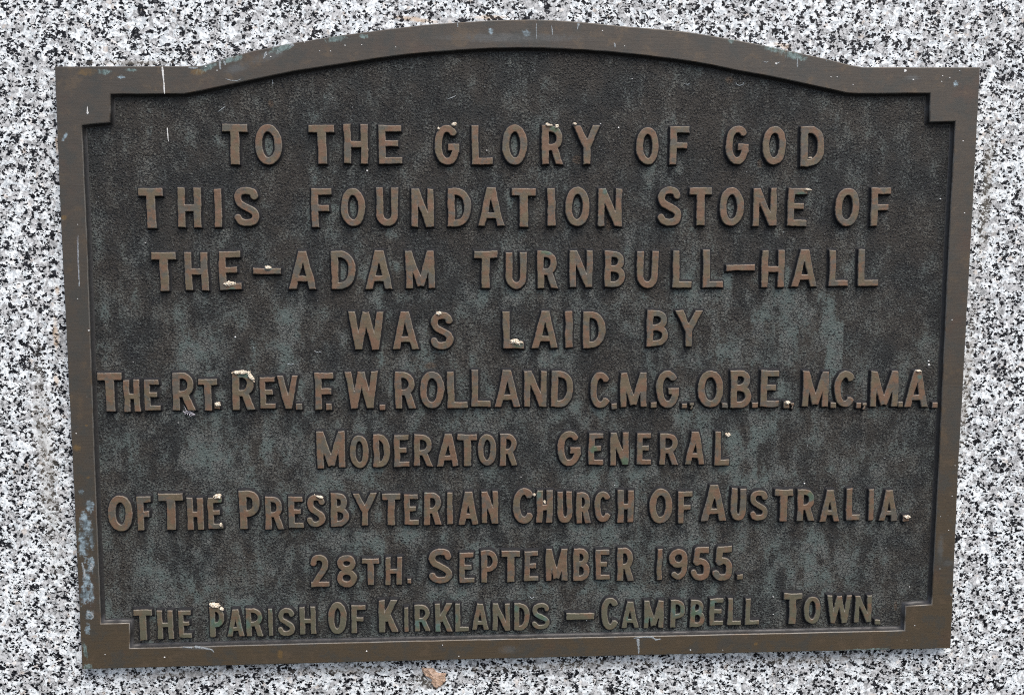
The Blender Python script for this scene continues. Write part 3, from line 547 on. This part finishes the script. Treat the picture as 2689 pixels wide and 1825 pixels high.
def patina_map(X, Y):
    """where verdigris has grown on the panel: clouds, run-off streaks and deposits inside the letters"""
    r_ = random.Random(31)
    cloud = lattice(X, Y, 26.0, 34.0, 5, 4)
    rag = lattice(X, Y, 7.0, 11.0, 9, 3)
    streak = lattice(X, Y, 6.0, 70.0, 21, 3)
    f = np.zeros_like(X)
    for x, y, rx, ry, ang in PANEL_GREEN:
        d = np.hypot((X - x) / (rx * 1.25), (Y - y) / (ry * 1.25))
        f = np.maximum(f, np.clip(1.15 - d, 0, 1))
    low = np.clip((150 - Y) / 230, 0, 1)
    base = 0.30 + 0.20 * low
    f = f * (0.34 + rag * 0.7) + base + cloud * 0.6 + streak * 0.42 + rag * 0.95 - 0.07
    # a clean, sharp-sided run below the H of HALL
    x, y, w = 214.0, 6.0, 8.5
    ww = w * (0.62 + 0.38 * np.clip((32 - (Y - y)) / 64, 0, 1))
    run = np.clip((ww - np.abs(X - x - 0.03 * (Y - y))) / 1.2, 0, 1) * np.clip((34 - np.abs(Y - y)) / 10, 0, 1)
    f = np.maximum(f, run * 0.95)
    for line in LINES:
        for _w, gl in line:
            for ch, cx, cy, W, H in gl:
                if ch in 'OD' and r_.random() < 0.75:
                    k = r_.uniform(0.8, 1.25)
                    d = np.hypot((X - cx) / (W * 0.20), (Y - cy + H * 0.03) / (H * 0.30))
                    f = np.maximum(f, np.clip(1.5 - d, 0, 1) * (k + rag * 1.2))
                if ch not in '.,-' and r_.random() < 0.55:
                    L = r_.uniform(8, 26) * (0.6 + 0.5 * low.mean()); x0 = cx + r_.uniform(-W / 2, W / 2); wd = r_.uniform(2, 7)
                    top = cy - H / 2
                    s = np.clip(1 - np.abs(X - x0) / wd, 0, 1) * np.clip((top - Y) / 3, 0, 1) * np.clip(1 - (top - Y) / L, 0, 1)
                    f = f + s * r_.uniform(0.2, 0.6) * (0.8 + rag * 1.5)
                if ch not in '.,-OD' and r_.random() < 0.5:
                    d = np.hypot((X - cx - W * 0.62 * r_.choice((-1, 1))) / 3.0, (Y - cy - r_.uniform(-0.3, 0.3) * H) / (H * 0.33))
                    f = f + np.clip(1.2 - d, 0, 1) * 0.4 * (0.8 + rag * 2)
    return np.clip(f, 0, 1)

def inside(loop, X, Y):
    c = np.zeros(X.shape, bool)
    for i in range(len(loop)):
        (x0, y0), (x1, y1) = loop[i - 1], loop[i]
        if y0 == y1: continue
        hit = ((Y < y0) != (Y < y1)) & (X < (x1 - x0) * (Y - y0) / (y1 - y0) + x0)
        c ^= hit
    return c

def build_panel():
    # a gently uneven cast plate reaching under the border
    st = 1.25
    xs = np.arange(-302, 302.5, st); ys = np.arange(-200, 232, st)
    X, Y = np.meshgrid(xs, ys)
    keep = inside([(q.x, q.y) for q in offset([Vector(p) for p in OUTER], -3.0)], X, Y)
    cell = keep[:-1, :-1] & keep[1:, :-1] & keep[:-1, 1:] & keep[1:, 1:]
    Z = 0.14 * lattice(X, Y, 30, 30, 3, 2) + 0.13 * lattice(X, Y, 4.0, 4.0, 13, 2)
    idx = np.arange(X.size).reshape(X.shape)
    jy, jx = np.nonzero(cell)
    quads = np.stack([idx[jy, jx], idx[jy, jx + 1], idx[jy + 1, jx + 1], idx[jy + 1, jx]], 1)
    used, inv = np.unique(quads, return_inverse=True)
    quads = inv.reshape(-1, 4)
    co = np.stack([X, Y, Z], -1).reshape(-1, 3)[used] * MM
    me = bpy.data.meshes.new('panel')
    me.vertices.add(len(co)); me.vertices.foreach_set('co', co.ravel())
    me.loops.add(quads.size); me.loops.foreach_set('vertex_index', quads.ravel())
    me.polygons.add(len(quads))
    me.polygons.foreach_set('loop_start', np.arange(0, quads.size, 4))
    me.polygons.foreach_set('loop_total', np.full(len(quads), 4))
    me.update(calc_edges=True); me.validate()
    me.polygons.foreach_set('use_smooth', [True] * len(me.polygons))
    at = me.attributes.new('patina', 'FLOAT', 'POINT')
    at.data.foreach_set('value', patina_map(X, Y).reshape(-1)[used].astype(np.float32))
    me.materials.append(M_PANEL)
    o = bpy.data.objects.new('panel', me)
    o.location = (0, 0, Z_PANEL * MM)
    link(o, plaque)
    o['label'] = 'dark pitted back panel with grey green patina'
    return o
panel = build_panel()

# ------------------------------------------------------------------ letters: cast height fields from stroke skeletons
def seg_d(X, Y, a, b, t, ext0=0.0, ext1=0.0):
    ax, ay = a; bx, by = b
    L = math.hypot(bx - ax, by - ay) or 1e-6
    ux, uy = (bx - ax) / L, (by - ay) / L
    u = (X - ax) * ux + (Y - ay) * uy
    v = (X - ax) * -uy + (Y - ay) * ux
    du = np.maximum(-ext0 - u, u - L - ext1)
    dv = np.abs(v) - t / 2
    return np.minimum(np.maximum(du, dv), 0) + np.hypot(np.maximum(du, 0), np.maximum(dv, 0))

def poly_d(X, Y, pts, t, closed=False, e0=0.0, e1=0.0):
    d = None
    n = len(pts)
    for i in range(n if closed else n - 1):
        a, b = pts[i], pts[(i + 1) % n]
        s = seg_d(X, Y, a, b, t, e0 if i == 0 and not closed else 0, e1 if i == n - 2 and not closed else 0)
        d = s if d is None else np.minimum(d, s)
    for i in range(n):
        if closed or 0 < i < n - 1:
            d = np.minimum(d, np.hypot(X - pts[i][0], Y - pts[i][1]) - t / 2)
    return d

def arc(cx, cy, rx, ry, a0, a1, n=18, e=2.0):
    out = []
    for k in range(n + 1):
        a = math.radians(a0 + (a1 - a0) * k / n)
        c, s = math.cos(a), math.sin(a)
        out.append((cx + rx * math.copysign(abs(c) ** (2 / e), c), cy + ry * math.copysign(abs(s) ** (2 / e), s)))
    return out

def spline(pts, n=5):
    P = [2 * np.array(pts[0]) - np.array(pts[1])] + [np.array(q, float) for q in pts] + [2 * np.array(pts[-1]) - np.array(pts[-2])]
    out = []
    for i in range(1, len(P) - 2):
        for k in range(n):
            u = k / n
            q = 0.5 * (2 * P[i] + (P[i + 1] - P[i - 1]) * u + (2 * P[i - 1] - 5 * P[i] + 4 * P[i + 1] - P[i + 2]) * u * u + (3 * P[i] - P[i - 1] - 3 * P[i + 1] + P[i + 2]) * u ** 3)
            out.append((q[0], q[1]))
    out.append(tuple(P[-2]))
    return out

def glyph(ch, X, Y, W, H, t):
    """signed distance (mm) of a condensed gothic capital in a W x H box"""
    h = t / 2
    ht = t * 0.92                       # horizontal strokes
    hh = ht / 2
    S = lambda a, b, w=t, e0=0.0, e1=0.0: seg_d(X, Y, a, b, w, e0, e1)
    U = lambda *d: np.minimum.reduce(d)
    def box(d, x0=0.0, x1=W, y0=0.0, y1=H):
        return np.maximum.reduce([d, x0 - X, X - x1, y0 - Y, Y - y1])
    uu = lambda pts: [(h + (W - t) * x, h + (H - t) * y) for x, y in pts]
    if ch == 'I' or ch == '1':
        return S((W / 2, 0), (W / 2, H), W)
    if ch == 'T':
        return U(S((W / 2, 0), (W / 2, H), t * 1.2), S((0, H - hh * 1.15), (W, H - hh * 1.15), ht * 1.15))
    if ch == 'H':
        return U(S((h, 0), (h, H)), S((W - h, 0), (W - h, H)), S((h, H * 0.49), (W - h, H * 0.49), ht))
    if ch == 'L':
        return U(S((h, 0), (h, H)), S((0, hh), (W, hh), ht))
    if ch == 'E':
        return U(S((h, 0), (h, H)), S((0, hh), (W, hh), ht), S((0, H - hh), (W * 0.97, H - hh), ht), S((0, H * 0.52), (W * 0.83, H * 0.52), ht * 0.95))
    if ch == 'F':
        return U(S((h, 0), (h, H)), S((0, H - hh), (W, H - hh), ht), S((0, H * 0.49), (W * 0.88, H * 0.49), ht * 0.95))
    if ch == 'O':
        return poly_d(X, Y, arc(W / 2, H / 2, W / 2 - h, H / 2 - h, 0, 350, 35, 2.15), t, True)
    if ch == 'C':
        return poly_d(X, Y, arc(W / 2, H / 2, W / 2 - h, H / 2 - h, 38, 322, 30, 2.2), t, e0=t * 0.1, e1=t * 0.1)
    if ch == 'G':
        c = poly_d(X, Y, arc(W / 2, H / 2, W / 2 - h, H / 2 - h, 38, 345, 32, 2.2), t)
        return U(c, S((W - h, H * 0.30), (W - h, H * 0.53)), S((W * 0.52, H * 0.53 - hh), (W, H * 0.53 - hh), ht))
    if ch == 'D':
        pts = [(h, H - hh), (W * 0.30, H - hh)] + arc(W * 0.30, H / 2, W * 0.70 - h, H / 2 - hh, 80, -80, 18, 2.3) + [(W * 0.30, hh), (h, hh)]
        return U(S((h, 0), (h, H)), poly_d(X, Y, pts, t))
    if ch in 'PRB':
        mid = {'P': 0.40, 'R': 0.44, 'B': 0.52}[ch] * H
        r = 1.0 if ch != 'B' else 0.95
        cy, ry = (H - hh + mid) / 2, (H - hh - mid) / 2
        xr = W * r if ch == 'P' else W * 0.95 if ch == 'R' else W * 0.93
        pts = [(h, H - hh), (W * 0.38, H - hh)] + arc(W * 0.38, cy, xr - h - W * 0.38, ry, 80, -80, 14, 2.2) + [(W * 0.38, mid), (h, mid)]
        d = U(S((h, 0), (h, H)), poly_d(X, Y, pts, ht))
        if ch == 'R':
            d = U(d, box(S((W * 0.50, mid + hh), (W - t * 0.55, 0), t * 1.0, 0, t)))
        if ch == 'B':
            cy, ry = (mid + hh) / 2, (mid - hh) / 2
            pts = [(h, mid), (W * 0.38, mid)] + arc(W * 0.38, cy, W - h - W * 0.38, ry, 80, -80, 14, 2.2) + [(W * 0.38, hh), (h, hh)]
            d = U(d, poly_d(X, Y, pts, ht))
        return d
    if ch == 'A':
        w = t * 0.98
        l = S((t * 0.52, 0), (W / 2 - t * 0.08, H), w, t, t); r = S((W - t * 0.52, 0), (W / 2 + t * 0.08, H), w, t, t)
        y = H * 0.27; f = y / H
        return box(U(l, r, S((t * 0.5 + (W / 2 - t * .6) * f, y), (W - t * 0.5 - (W / 2 - t * .6) * f, y), ht * 0.9)))
    if ch == 'V':
        return box(U(S((t * 0.52, H), (W / 2, t * 0.1), t, t, t), S((W - t * 0.52, H), (W / 2, t * 0.1), t, t, t)))
    if ch == 'Y':
        return U(S((W / 2, 0), (W / 2, H * 0.48)), box(U(S((t * 0.5, H), (W / 2, H * 0.43), t, t, 0), S((W - t * 0.5, H), (W / 2, H * 0.43), t, t, 0))))
    if ch == 'N':
        return box(U(S((h * .93, 0), (h * .93, H), t * 0.93), S((W - h * .93, 0), (W - h * .93, H), t * 0.93), S((t * 0.5, H), (W - t * 0.5, 0), t * 0.98, t, t)))
    if ch == 'M':
        low = t * 0.35
        return box(U(S((h * .95, 0), (h * .95, H), t * .95), S((W - h * .95, 0), (W - h * .95, H), t * .95), S((t * 0.5, H), (W / 2, low), t * 0.95, t, 0), S((W - t * 0.5, H), (W / 2, low), t * 0.95, t, 0)))
    if ch == 'W':
        w = t * 0.95
        a, b, c, d_, e = (t * 0.5, H), (W * 0.27, 0), (W * 0.5, H), (W * 0.73, 0), (W - t * 0.5, H)
        return box(U(S(a, b, w, t, t * .2), S(b, c, w, t * .2, -t * .1), S(c, d_, w, -t * .1, t * .2), S(d_, e, w, t * .2, t)))
    if ch == 'U':
        pts = [(h, H), (h, H * 0.30)] + arc(W / 2, h + H * 0.25, W / 2 - h, H * 0.25, 185, 355, 14, 2.2) + [(W - h, H * 0.30), (W - h, H)]
        return poly_d(X, Y, pts, t)
    if ch == 'K':
        return box(U(S((h, 0), (h, H)), S((W - t * 0.6, H), (t * 0.8, H * 0.36), t, t, 0), S((W * 0.42, H * 0.58), (W - t * 0.55, 0), t, 0, t)))
    if ch == 'S':
        return poly_d(X, Y, spline(uu([(0.97, 0.80), (0.84, 0.955), (0.5, 1.0), (0.17, 0.945), (0.04, 0.77), (0.15, 0.61), (0.5, 0.49), (0.87, 0.37), (1.0, 0.22), (0.86, 0.055), (0.5, 0.0), (0.17, 0.05), (0.0, 0.19)])), t)
    if ch == '2':
        return U(poly_d(X, Y, spline(uu([(0.02, 0.76), (0.14, 0.94), (0.48, 1.0), (0.85, 0.93), (0.97, 0.74), (0.84, 0.54), (0.36, 0.24), (0.10, 0.04)])), t), S((0, hh), (W, hh), ht))
    if ch == '8':
        return U(poly_d(X, Y, arc(W / 2, H * 0.74, (W - t) * 0.45, H * 0.26 - h, 0, 340, 20), t, True), poly_d(X, Y, arc(W / 2, H * 0.285, (W - t) * 0.5, H * 0.285 - h, 0, 340, 20), t, True))
    if ch == '9':
        return U(poly_d(X, Y, arc(W / 2, H * 0.69, (W - t) * 0.5, H * 0.31 - h, 0, 340, 20), t, True), poly_d(X, Y, spline(uu([(1.0, 0.66), (0.99, 0.4), (0.88, 0.12), (0.5, 0.0), (0.10, 0.12)])), t))
    if ch == '5':
        return U(poly_d(X, Y, uu([(0.93, 1.0), (0.30, 1.0), (0.20, 0.52)]), t, e0=h), poly_d(X, Y, spline(uu([(0.20, 0.52), (0.55, 0.60), (0.90, 0.50), (1.0, 0.30), (0.88, 0.07), (0.5, 0.0), (0.15, 0.05), (0.0, 0.20)])), t))
    if ch == ',':
        return U(S((W / 2, H * 0.55), (W / 2, H), W * 0.95), S((W * 0.6, H * 0.6), (W * 0.3, 0), W * 0.5))
    return S((0, H / 2), (W, H / 2), H)      # full stop and dash

CELL = 0.30
def cast_letter(ch, W, H, t, parent, loc, name, seed):
    pad = 2.4
    nx, ny = int((W + 2 * pad) / CELL) + 2, int((H + 2 * pad) / CELL) + 2
    xs = -pad + CELL * np.arange(nx); ys = -pad + CELL * np.arange(ny)
    X, Y = np.meshgrid(xs, ys)
    r_ = np.random.RandomState(seed)
    # hand-cut, hand-filed casting: the outline wanders and nicks
    def vnoise(size):
        gx, gy = X / size + 50, Y / size + 50
        lat = r_.rand(int(gy.max()) + 3, int(gx.max()) + 3)
        ix, iy = gx.astype(int), gy.astype(int); fx, fy = gx - ix, gy - iy
        fx = fx * fx * (3 - 2 * fx); fy = fy * fy * (3 - 2 * fy)
        return (lat[iy, ix] * (1 - fx) + lat[iy, ix + 1] * fx) * (1 - fy) + (lat[iy + 1, ix] * (1 - fx) + lat[iy + 1, ix + 1] * fx) * fy - 0.5
    wx, wy = vnoise(8.0) * 0.7, vnoise(8.0) * 0.7
    ang = r_.uniform(-0.012, 0.012)
    Xr = W / 2 + (X - W / 2) * math.cos(ang) - (Y - H / 2) * math.sin(ang) + wx
    Yr = H / 2 + (X - W / 2) * math.sin(ang) + (Y - H / 2) * math.cos(ang) + wy
    d = glyph(ch, Xr, Yr, W, H, t)
    d = d + vnoise(1.8) * 0.26 + vnoise(0.8) * 0.16 + 0.02
    rise = (LETTER_Z - Z_PANEL)
    q = np.clip((0.50 - d) / 0.90, 0, 1)
    q = q * q * (3 - 2 * q)
    foot = np.clip((1.7 - d) / 1.3, 0, 1)            # mould fillet, widened to carry a dark outline painted as shade
    face = vnoise(4.0) * 0.22 + vnoise(1.2) * 0.05
    Z = -0.22 + 0.62 * foot + q * (rise - 0.4) + face * q
    keep = d < 1.75 + vnoise(2.2) * 0.8
    cell_ok = keep[:-1, :-1] | keep[1:, :-1] | keep[:-1, 1:] | keep[1:, 1:]
    idx = -np.ones((ny, nx), int)
    used = np.zeros((ny, nx), bool)
    used[:-1, :-1] |= cell_ok; used[1:, :-1] |= cell_ok; used[:-1, 1:] |= cell_ok; used[1:, 1:] |= cell_ok
    idx[used] = np.arange(used.sum())
    co = np.stack([(X[used] - W / 2) * MM, (Y[used] - H / 2) * MM, Z[used] * MM], 1)
    jy, jx = np.nonzero(cell_ok)
    quads = np.stack([idx[jy, jx], idx[jy, jx + 1], idx[jy + 1, jx + 1], idx[jy + 1, jx]], 1)
    me = bpy.data.meshes.new(name)
    me.vertices.add(len(co)); me.vertices.foreach_set('co', co.ravel())
    me.loops.add(quads.size); me.loops.foreach_set('vertex_index', quads.ravel())
    me.polygons.add(len(quads))
    me.polygons.foreach_set('loop_start', np.arange(0, quads.size, 4))
    me.polygons.foreach_set('loop_total', np.full(len(quads), 4))
    me.update(calc_edges=True); me.validate()
    me.polygons.foreach_set('use_smooth', [True] * len(me.polygons))
    at = me.attributes.new('buffed_shade', 'FLOAT', 'POINT')
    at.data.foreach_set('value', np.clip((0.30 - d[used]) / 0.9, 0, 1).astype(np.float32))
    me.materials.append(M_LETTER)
    o = bpy.data.objects.new(name, me)
    o.location = loc
    return link(o, parent)

LETTER_Z = -0.7
ORD = ['first', 'second', 'third', 'fourth', 'fifth', 'sixth', 'seventh', 'eighth', 'last']
seed = 100
for li, line in enumerate(LINES):
    for word, glyphs in line:
        cx = (glyphs[0][1] + glyphs[-1][1]) / 2; cy = glyphs[0][2]
        root = None
        if word != '-':
            root = empty('word', plaque, (cx * MM, cy * MM, Z_PANEL * MM))
            if not word.startswith('*'):
                root['label'] = 'raised word %s in the %s line' % (word.replace('.', '').replace(',', ''), ORD[li])
        for ch, x, y, w, h in glyphs:
            seed += 1
            if ch in '.,-': t = min(w, h)
            else:
                t = 0.192 * h
                if li == 6 and h > 23.0: t = 0.2 * h
            name = {'.': 'full_stop', ',': 'comma', '-': 'dash'}.get(ch, 'digit' if ch.isdigit() else 'letter')
            if root is None:
                o = cast_letter(ch, w, h, t, plaque, (x * MM, y * MM, Z_PANEL * MM), name, seed)
                o['label'] = 'raised dash in the %s line' % ORD[li] if li == 8 else 'raised dash %s the third line' % ('near the start of' if x < 0 else 'near the end of')
            else:
                cast_letter(ch, w, h, t, root, ((x - cx) * MM, (y - cy) * MM, 0), name, seed)

# ------------------------------------------------------------------ dried drips, specks and scratches on the metal
def drip(name, path, z, mat, parent, h=0.25):
    """a dried run: a low rounded ridge along a path, wider where it gathered"""
    pts = []
    for i in range(len(path) - 1):
        (x0, y0, w0), (x1, y1, w1) = path[i], path[i + 1]
        k = max(2, int(math.hypot(x1 - x0, y1 - y0) / 0.6))
        pts += [(x0 + (x1 - x0) * j / k, y0 + (y1 - y0) * j / k, w0 + (w1 - w0) * j / k) for j in range(k)]
    pts.append(path[-1])
    verts, faces = [], []
    for i, (x, y, w) in enumerate(pts):
        a, b = pts[max(0, i - 1)], pts[min(len(pts) - 1, i + 1)]
        d = Vector((b[0] - a[0], b[1] - a[1])).normalized(); nn = Vector((-d.y, d.x))
        e = 0.35 if i in (0, len(pts) - 1) else 1.0
        ww = w * 0.5 * e * (1 + 0.5 * mnoise.noise(Vector((x * 1.3, y * 1.3, 2.0))))
        for s, zz in ((-1, -0.05), (-0.6, 0.75), (0, 1.0), (0.6, 0.75), (1, -0.05)):
            verts.append(((x + nn.x * ww * s) * MM, (y + nn.y * ww * s) * MM, (z + h * zz) * MM))
        if i:
            q = (i - 1) * 5
            faces += [(q + k, q + 5 + k, q + 6 + k, q + 1 + k) for k in range(4)]
    return mesh_obj(name, verts, faces, mat, parent)

for k, d in enumerate(DRIPS_FRAME):
    thin = max(q[2] for q in d) < 0.55 and len(d) >= 3 and abs(d[0][1] - d[-1][1]) > 20
    drip('scratch' if thin else 'drip', d, Z_FACE, M_SCRATCH if thin else M_DRIP if k < 2 else M_WASH, border, 0.14)
for k, d in enumerate(DRIPS_PANEL):
    drip('drip', d, 0.0, M_DRIP if k == 0 else M_WASH, panel, 0.4)

def blob(name, x, y, z, rx, ry, rz, ang, mat, parent=None, lumps=1, seed=1, root=None):
    r = random.Random(seed)
    verts, faces = [], []
    ca, sa = math.cos(math.radians(ang)), math.sin(math.radians(ang))
    bm = bmesh.new()
    bmesh.ops.create_icosphere(bm, subdivisions=3 if lumps else 2, radius=1.0)
    for v in bm.verts:
        n_ = v.co.normalized()
        k = 1.0
        if lumps:
            k += 0.38 * mnoise.noise(n_ * 1.7 + Vector((seed * 3.1, 0, 0))) + 0.26 * mnoise.noise(n_ * 4.0 + Vector((seed * 1.7, 5, 0)))
        px, py, pz = n_.x * rx * k, n_.y * ry * k, n_.z * rz * k
        v.co = Vector((x + px * ca - py * sa, y + px * sa + py * ca, z + pz))
    bm.verts.index_update()
    verts = [tuple(v.co) for v in bm.verts]; faces = [tuple(q.index for q in f.verts) for f in bm.faces]
    bm.free()
    return verts, faces

def solo(name, parts, mat, parent=None):
    verts, faces = [], []
    for vv, ff in parts:
        s = len(verts)
        verts += [(a * MM, b * MM, c * MM) for a, b, c in vv]
        faces += [tuple(q + s for q in f) for f in ff]
    return mesh_obj(name, verts, faces, mat, parent)

for k, (x, y, r) in enumerate(SPECKS_FRAME):
    solo('fleck', [blob('fleck', x, y, Z_FACE, r * 0.55, r * 0.5, 0.25, 0, M_DRIP, lumps=1, seed=k)], M_DRIP, border)
for k, (x, y, r) in enumerate(SPECKS_PANEL):
    o = solo('fleck', [blob('fleck', x, y, 0.2, r * 0.55, r * 0.5, 0.4, 0, M_DRIP, lumps=1, seed=k + 60)], M_DRIP, panel)

# ------------------------------------------------------------------ cream crusts stuck on the letters
def place(o):
    """top-level things share the plaque's frame of axes"""
    o.location = (0, 0, BASE_Z); o.rotation_euler = plaque.rotation_euler
    return o

def build_crust(label, patches, seed):
    """a flat, ragged, crumbly deposit: one low height field per crust"""
    x0 = min(p[0] - max(p[2], p[3]) for p in patches) - 1.5; x1 = max(p[0] + max(p[2], p[3]) for p in patches) + 1.5
    y0 = min(p[1] - max(p[2], p[3]) for p in patches) - 1.5; y1 = max(p[1] + max(p[2], p[3]) for p in patches) + 1.5
    zb = patches[0][5]
    st = 0.16
    X, Y = np.meshgrid(np.arange(x0, x1, st), np.arange(y0, y1, st))
    f = np.full(X.shape, -1.0)
    for (x, y, rx, ry, ang, z) in patches:
        a = math.radians(-ang)
        u = (X - x) * math.cos(a) + (Y - y) * math.sin(a); v = -(X - x) * math.sin(a) + (Y - y) * math.cos(a)
        f = np.maximum(f, 1 - np.hypot(u / (rx * 1.0), v / (ry * 1.0)))
    f = f + lattice(X, Y, 1.7, 1.7, seed, 3) * 0.95 + lattice(X, Y, 0.6, 0.6, seed + 3, 1) * 0.25
    h = np.clip(f * 2.2, 0, 1) ** 0.6 * (0.75 + 1.1 * (lattice(X, Y, 1.2, 1.2, seed + 7, 2) + 0.35))
    keep = f > 0
    cell = keep[:-1, :-1] | keep[1:, :-1] | keep[:-1, 1:] | keep[1:, 1:]
    idx = np.arange(X.size).reshape(X.shape)
    jy, jx = np.nonzero(cell)
    quads = np.stack([idx[jy, jx], idx[jy, jx + 1], idx[jy + 1, jx + 1], idx[jy + 1, jx]], 1)
    used, inv = np.unique(quads, return_inverse=True)
    cx_, cy_ = patches[0][0], patches[0][1]
    Z = np.where(keep, np.maximum(h, 0.0), -1.2)
    co = np.stack([(X - cx_), (Y - cy_), Z], -1).reshape(-1, 3)[used] * MM
    o = mesh_obj('crust', [tuple(map(float, q)) for q in co], [tuple(map(int, q)) for q in inv.reshape(-1, 4)], M_CRUST)
    o.location = to_world((cx_, cy_, zb)) * MM + Vector((0, 0, BASE_Z)); o.rotation_euler = plaque.rotation_euler
    tag(o, label, 'crust', 'cream crusts stuck on the raised letters')

groups = []
for x, y, rx, ry, ang, label in CRUSTS:
    z = Z_PANEL + 0.4 if ('round' in label or 'inside' in label) else LETTER_Z + 0.1
    if 'round' in label: z = Z_PANEL + 0.2
    if label: groups.append((label, []))
    groups[-1][1].append((x, y, rx, ry, ang, z))
for k, (label, patches) in enumerate(groups):
    build_crust(label, patches, 20 + 11 * k)

# ------------------------------------------------------------------ tan flake stuck on the granite
def build_flake():
    c = Vector((sum(p[0] for p in FLAKE) / len(FLAKE), sum(p[1] for p in FLAKE) / len(FLAKE)))
    loop = [Vector(p) - c for p in FLAKE]
    verts, faces = [], []
    n = len(loop)
    rings = [(1.0, 0.0), (0.96, 0.9), (0.75, 1.3), (0.5, 1.5), (0.25, 1.6)]
    fine = []
    for i in range(n):
        for j in range(4):
            q = loop[i].lerp(loop[(i + 1) % n], j / 4)
            fine.append(q * (1 + 0.05 * mnoise.noise(Vector((q.x, q.y, 4)))))
    m_ = len(fine)
    for s, z in rings:
        for q in fine:
            zz = z + (0.9 * mnoise.noise(Vector((q.x * s * 0.35, q.y * s * 0.35, 1))) + 0.5 * mnoise.noise(Vector((q.x * s * 0.9, q.y * s * 0.9, 7))) if s < 1 else -0.1)
            verts.append((q.x * s * MM, q.y * s * MM, max(zz, -0.1) * MM))
    for k in range(len(rings) - 1):
        for i in range(m_):
            faces.append((k * m_ + i, (k + 1) * m_ + i, (k + 1) * m_ + (i + 1) % m_, k * m_ + (i + 1) % m_))
    verts.append((0, 0, 1.5 * MM)); e = len(verts) - 1
    k = len(rings) - 1
    for i in range(m_): faces.append((k * m_ + i, e, k * m_ + (i + 1) % m_))
    o = mesh_obj('flake', verts, faces, M_FLAKE)
    o.location = to_world((c.x, c.y, Z_STONE)) * MM + Vector((0, 0, BASE_Z)); o.rotation_euler = plaque.rotation_euler
    bm = bmesh.new(); bm.from_mesh(o.data); bmesh.ops.recalc_face_normals(bm, faces=bm.faces); bm.to_mesh(o.data); bm.free()
    tag(o, 'crinkled tan flake stuck to the granite just below the plaque', 'flake')
build_flake()

# ------------------------------------------------------------------ small striped spider
def build_spider():
    K = 100.0                                   # grow the skin large, then shrink it
    c = SPIDER_BODY[2]
    verts, edges, rad = [], [], []
    def add(x, y, z, r, prev=None):
        verts.append(((x - c[0]) * K * MM, (y - c[1]) * K * MM, z * K * MM)); rad.append(r * K * MM)
        if prev is not None: edges.append((prev, len(verts) - 1))
        return len(verts) - 1
    zs = [1.0, 1.1, 1.0, 1.15, 1.2, 1.0]
    rs = [0.75, 0.95, 0.42, 0.95, 1.05, 0.5]
    prev = None; ids = []
    for (x, y), z, r in zip(SPIDER_BODY, zs, rs):
        prev = add(x, y, z, r, prev); ids.append(prev)
    for k, leg in enumerate(SPIDER_LEGS):
        a = add(leg[0][0], leg[0][1], 1.1, 0.26, ids[1])
        b = add(leg[1][0], leg[1][1], 1.6, 0.24, a)
        add(leg[2][0], leg[2][1], 0.35, 0.15, b)
    me = bpy.data.meshes.new('spider_skin'); me.from_pydata(verts, edges, [])
    o = bpy.data.objects.new('spider', me); link(o)
    sk = o.modifiers.new('skin', 'SKIN')
    for i, v in enumerate(me.skin_vertices[0].data):
        v.radius = (rad[i], rad[i]); v.use_root = (i == ids[1])
    sub = o.modifiers.new('sub', 'SUBSURF'); sub.levels = 2; sub.render_levels = 2
    bpy.context.view_layer.update()
    ev = o.evaluated_get(bpy.context.evaluated_depsgraph_get())
    me2 = bpy.data.meshes.new_from_object(ev)
    o.modifiers.clear(); o.data = me2
    me2.transform(Matrix.Scale(1 / K, 4))
    me2.polygons.foreach_set('use_smooth', [True] * len(me2.polygons))
    m = NT('striped_spider')
    # dark stripe down the back
    a, b = Vector(SPIDER_BODY[0]), Vector(SPIDER_BODY[-1])
    ang = math.atan2((b - a).y, (b - a).x)
    d = m.vec('SUBTRACT', m.p, (c[0], c[1], 0.0))
    r = m.n('ShaderNodeVectorRotate'); r.rotation_type = 'Z_AXIS'; m.l(d, r.inputs[0]); r.inputs['Angle'].default_value = -ang
    sx = m.n('ShaderNodeSeparateXYZ'); m.l(r.outputs[0], sx.inputs[0])
    off = m.math('ABSOLUTE', m.math('ADD', sx.outputs['Y'], -0.12))
    stripe = m.ramp(off, 0.30, 0.16)
    m.done(m.mix(stripe, (0.52, 0.50, 0.53), (0.04, 0.035, 0.04)), 0.8)
    me2.materials.clear(); me2.materials.append(m.mat)
    o.location = to_world((c[0], c[1], Z_PANEL)) * MM + Vector((0, 0, BASE_Z)); o.rotation_euler = plaque.rotation_euler
    tag(o, 'tiny grey striped spider clinging below the R of RT', 'spider')
build_spider()
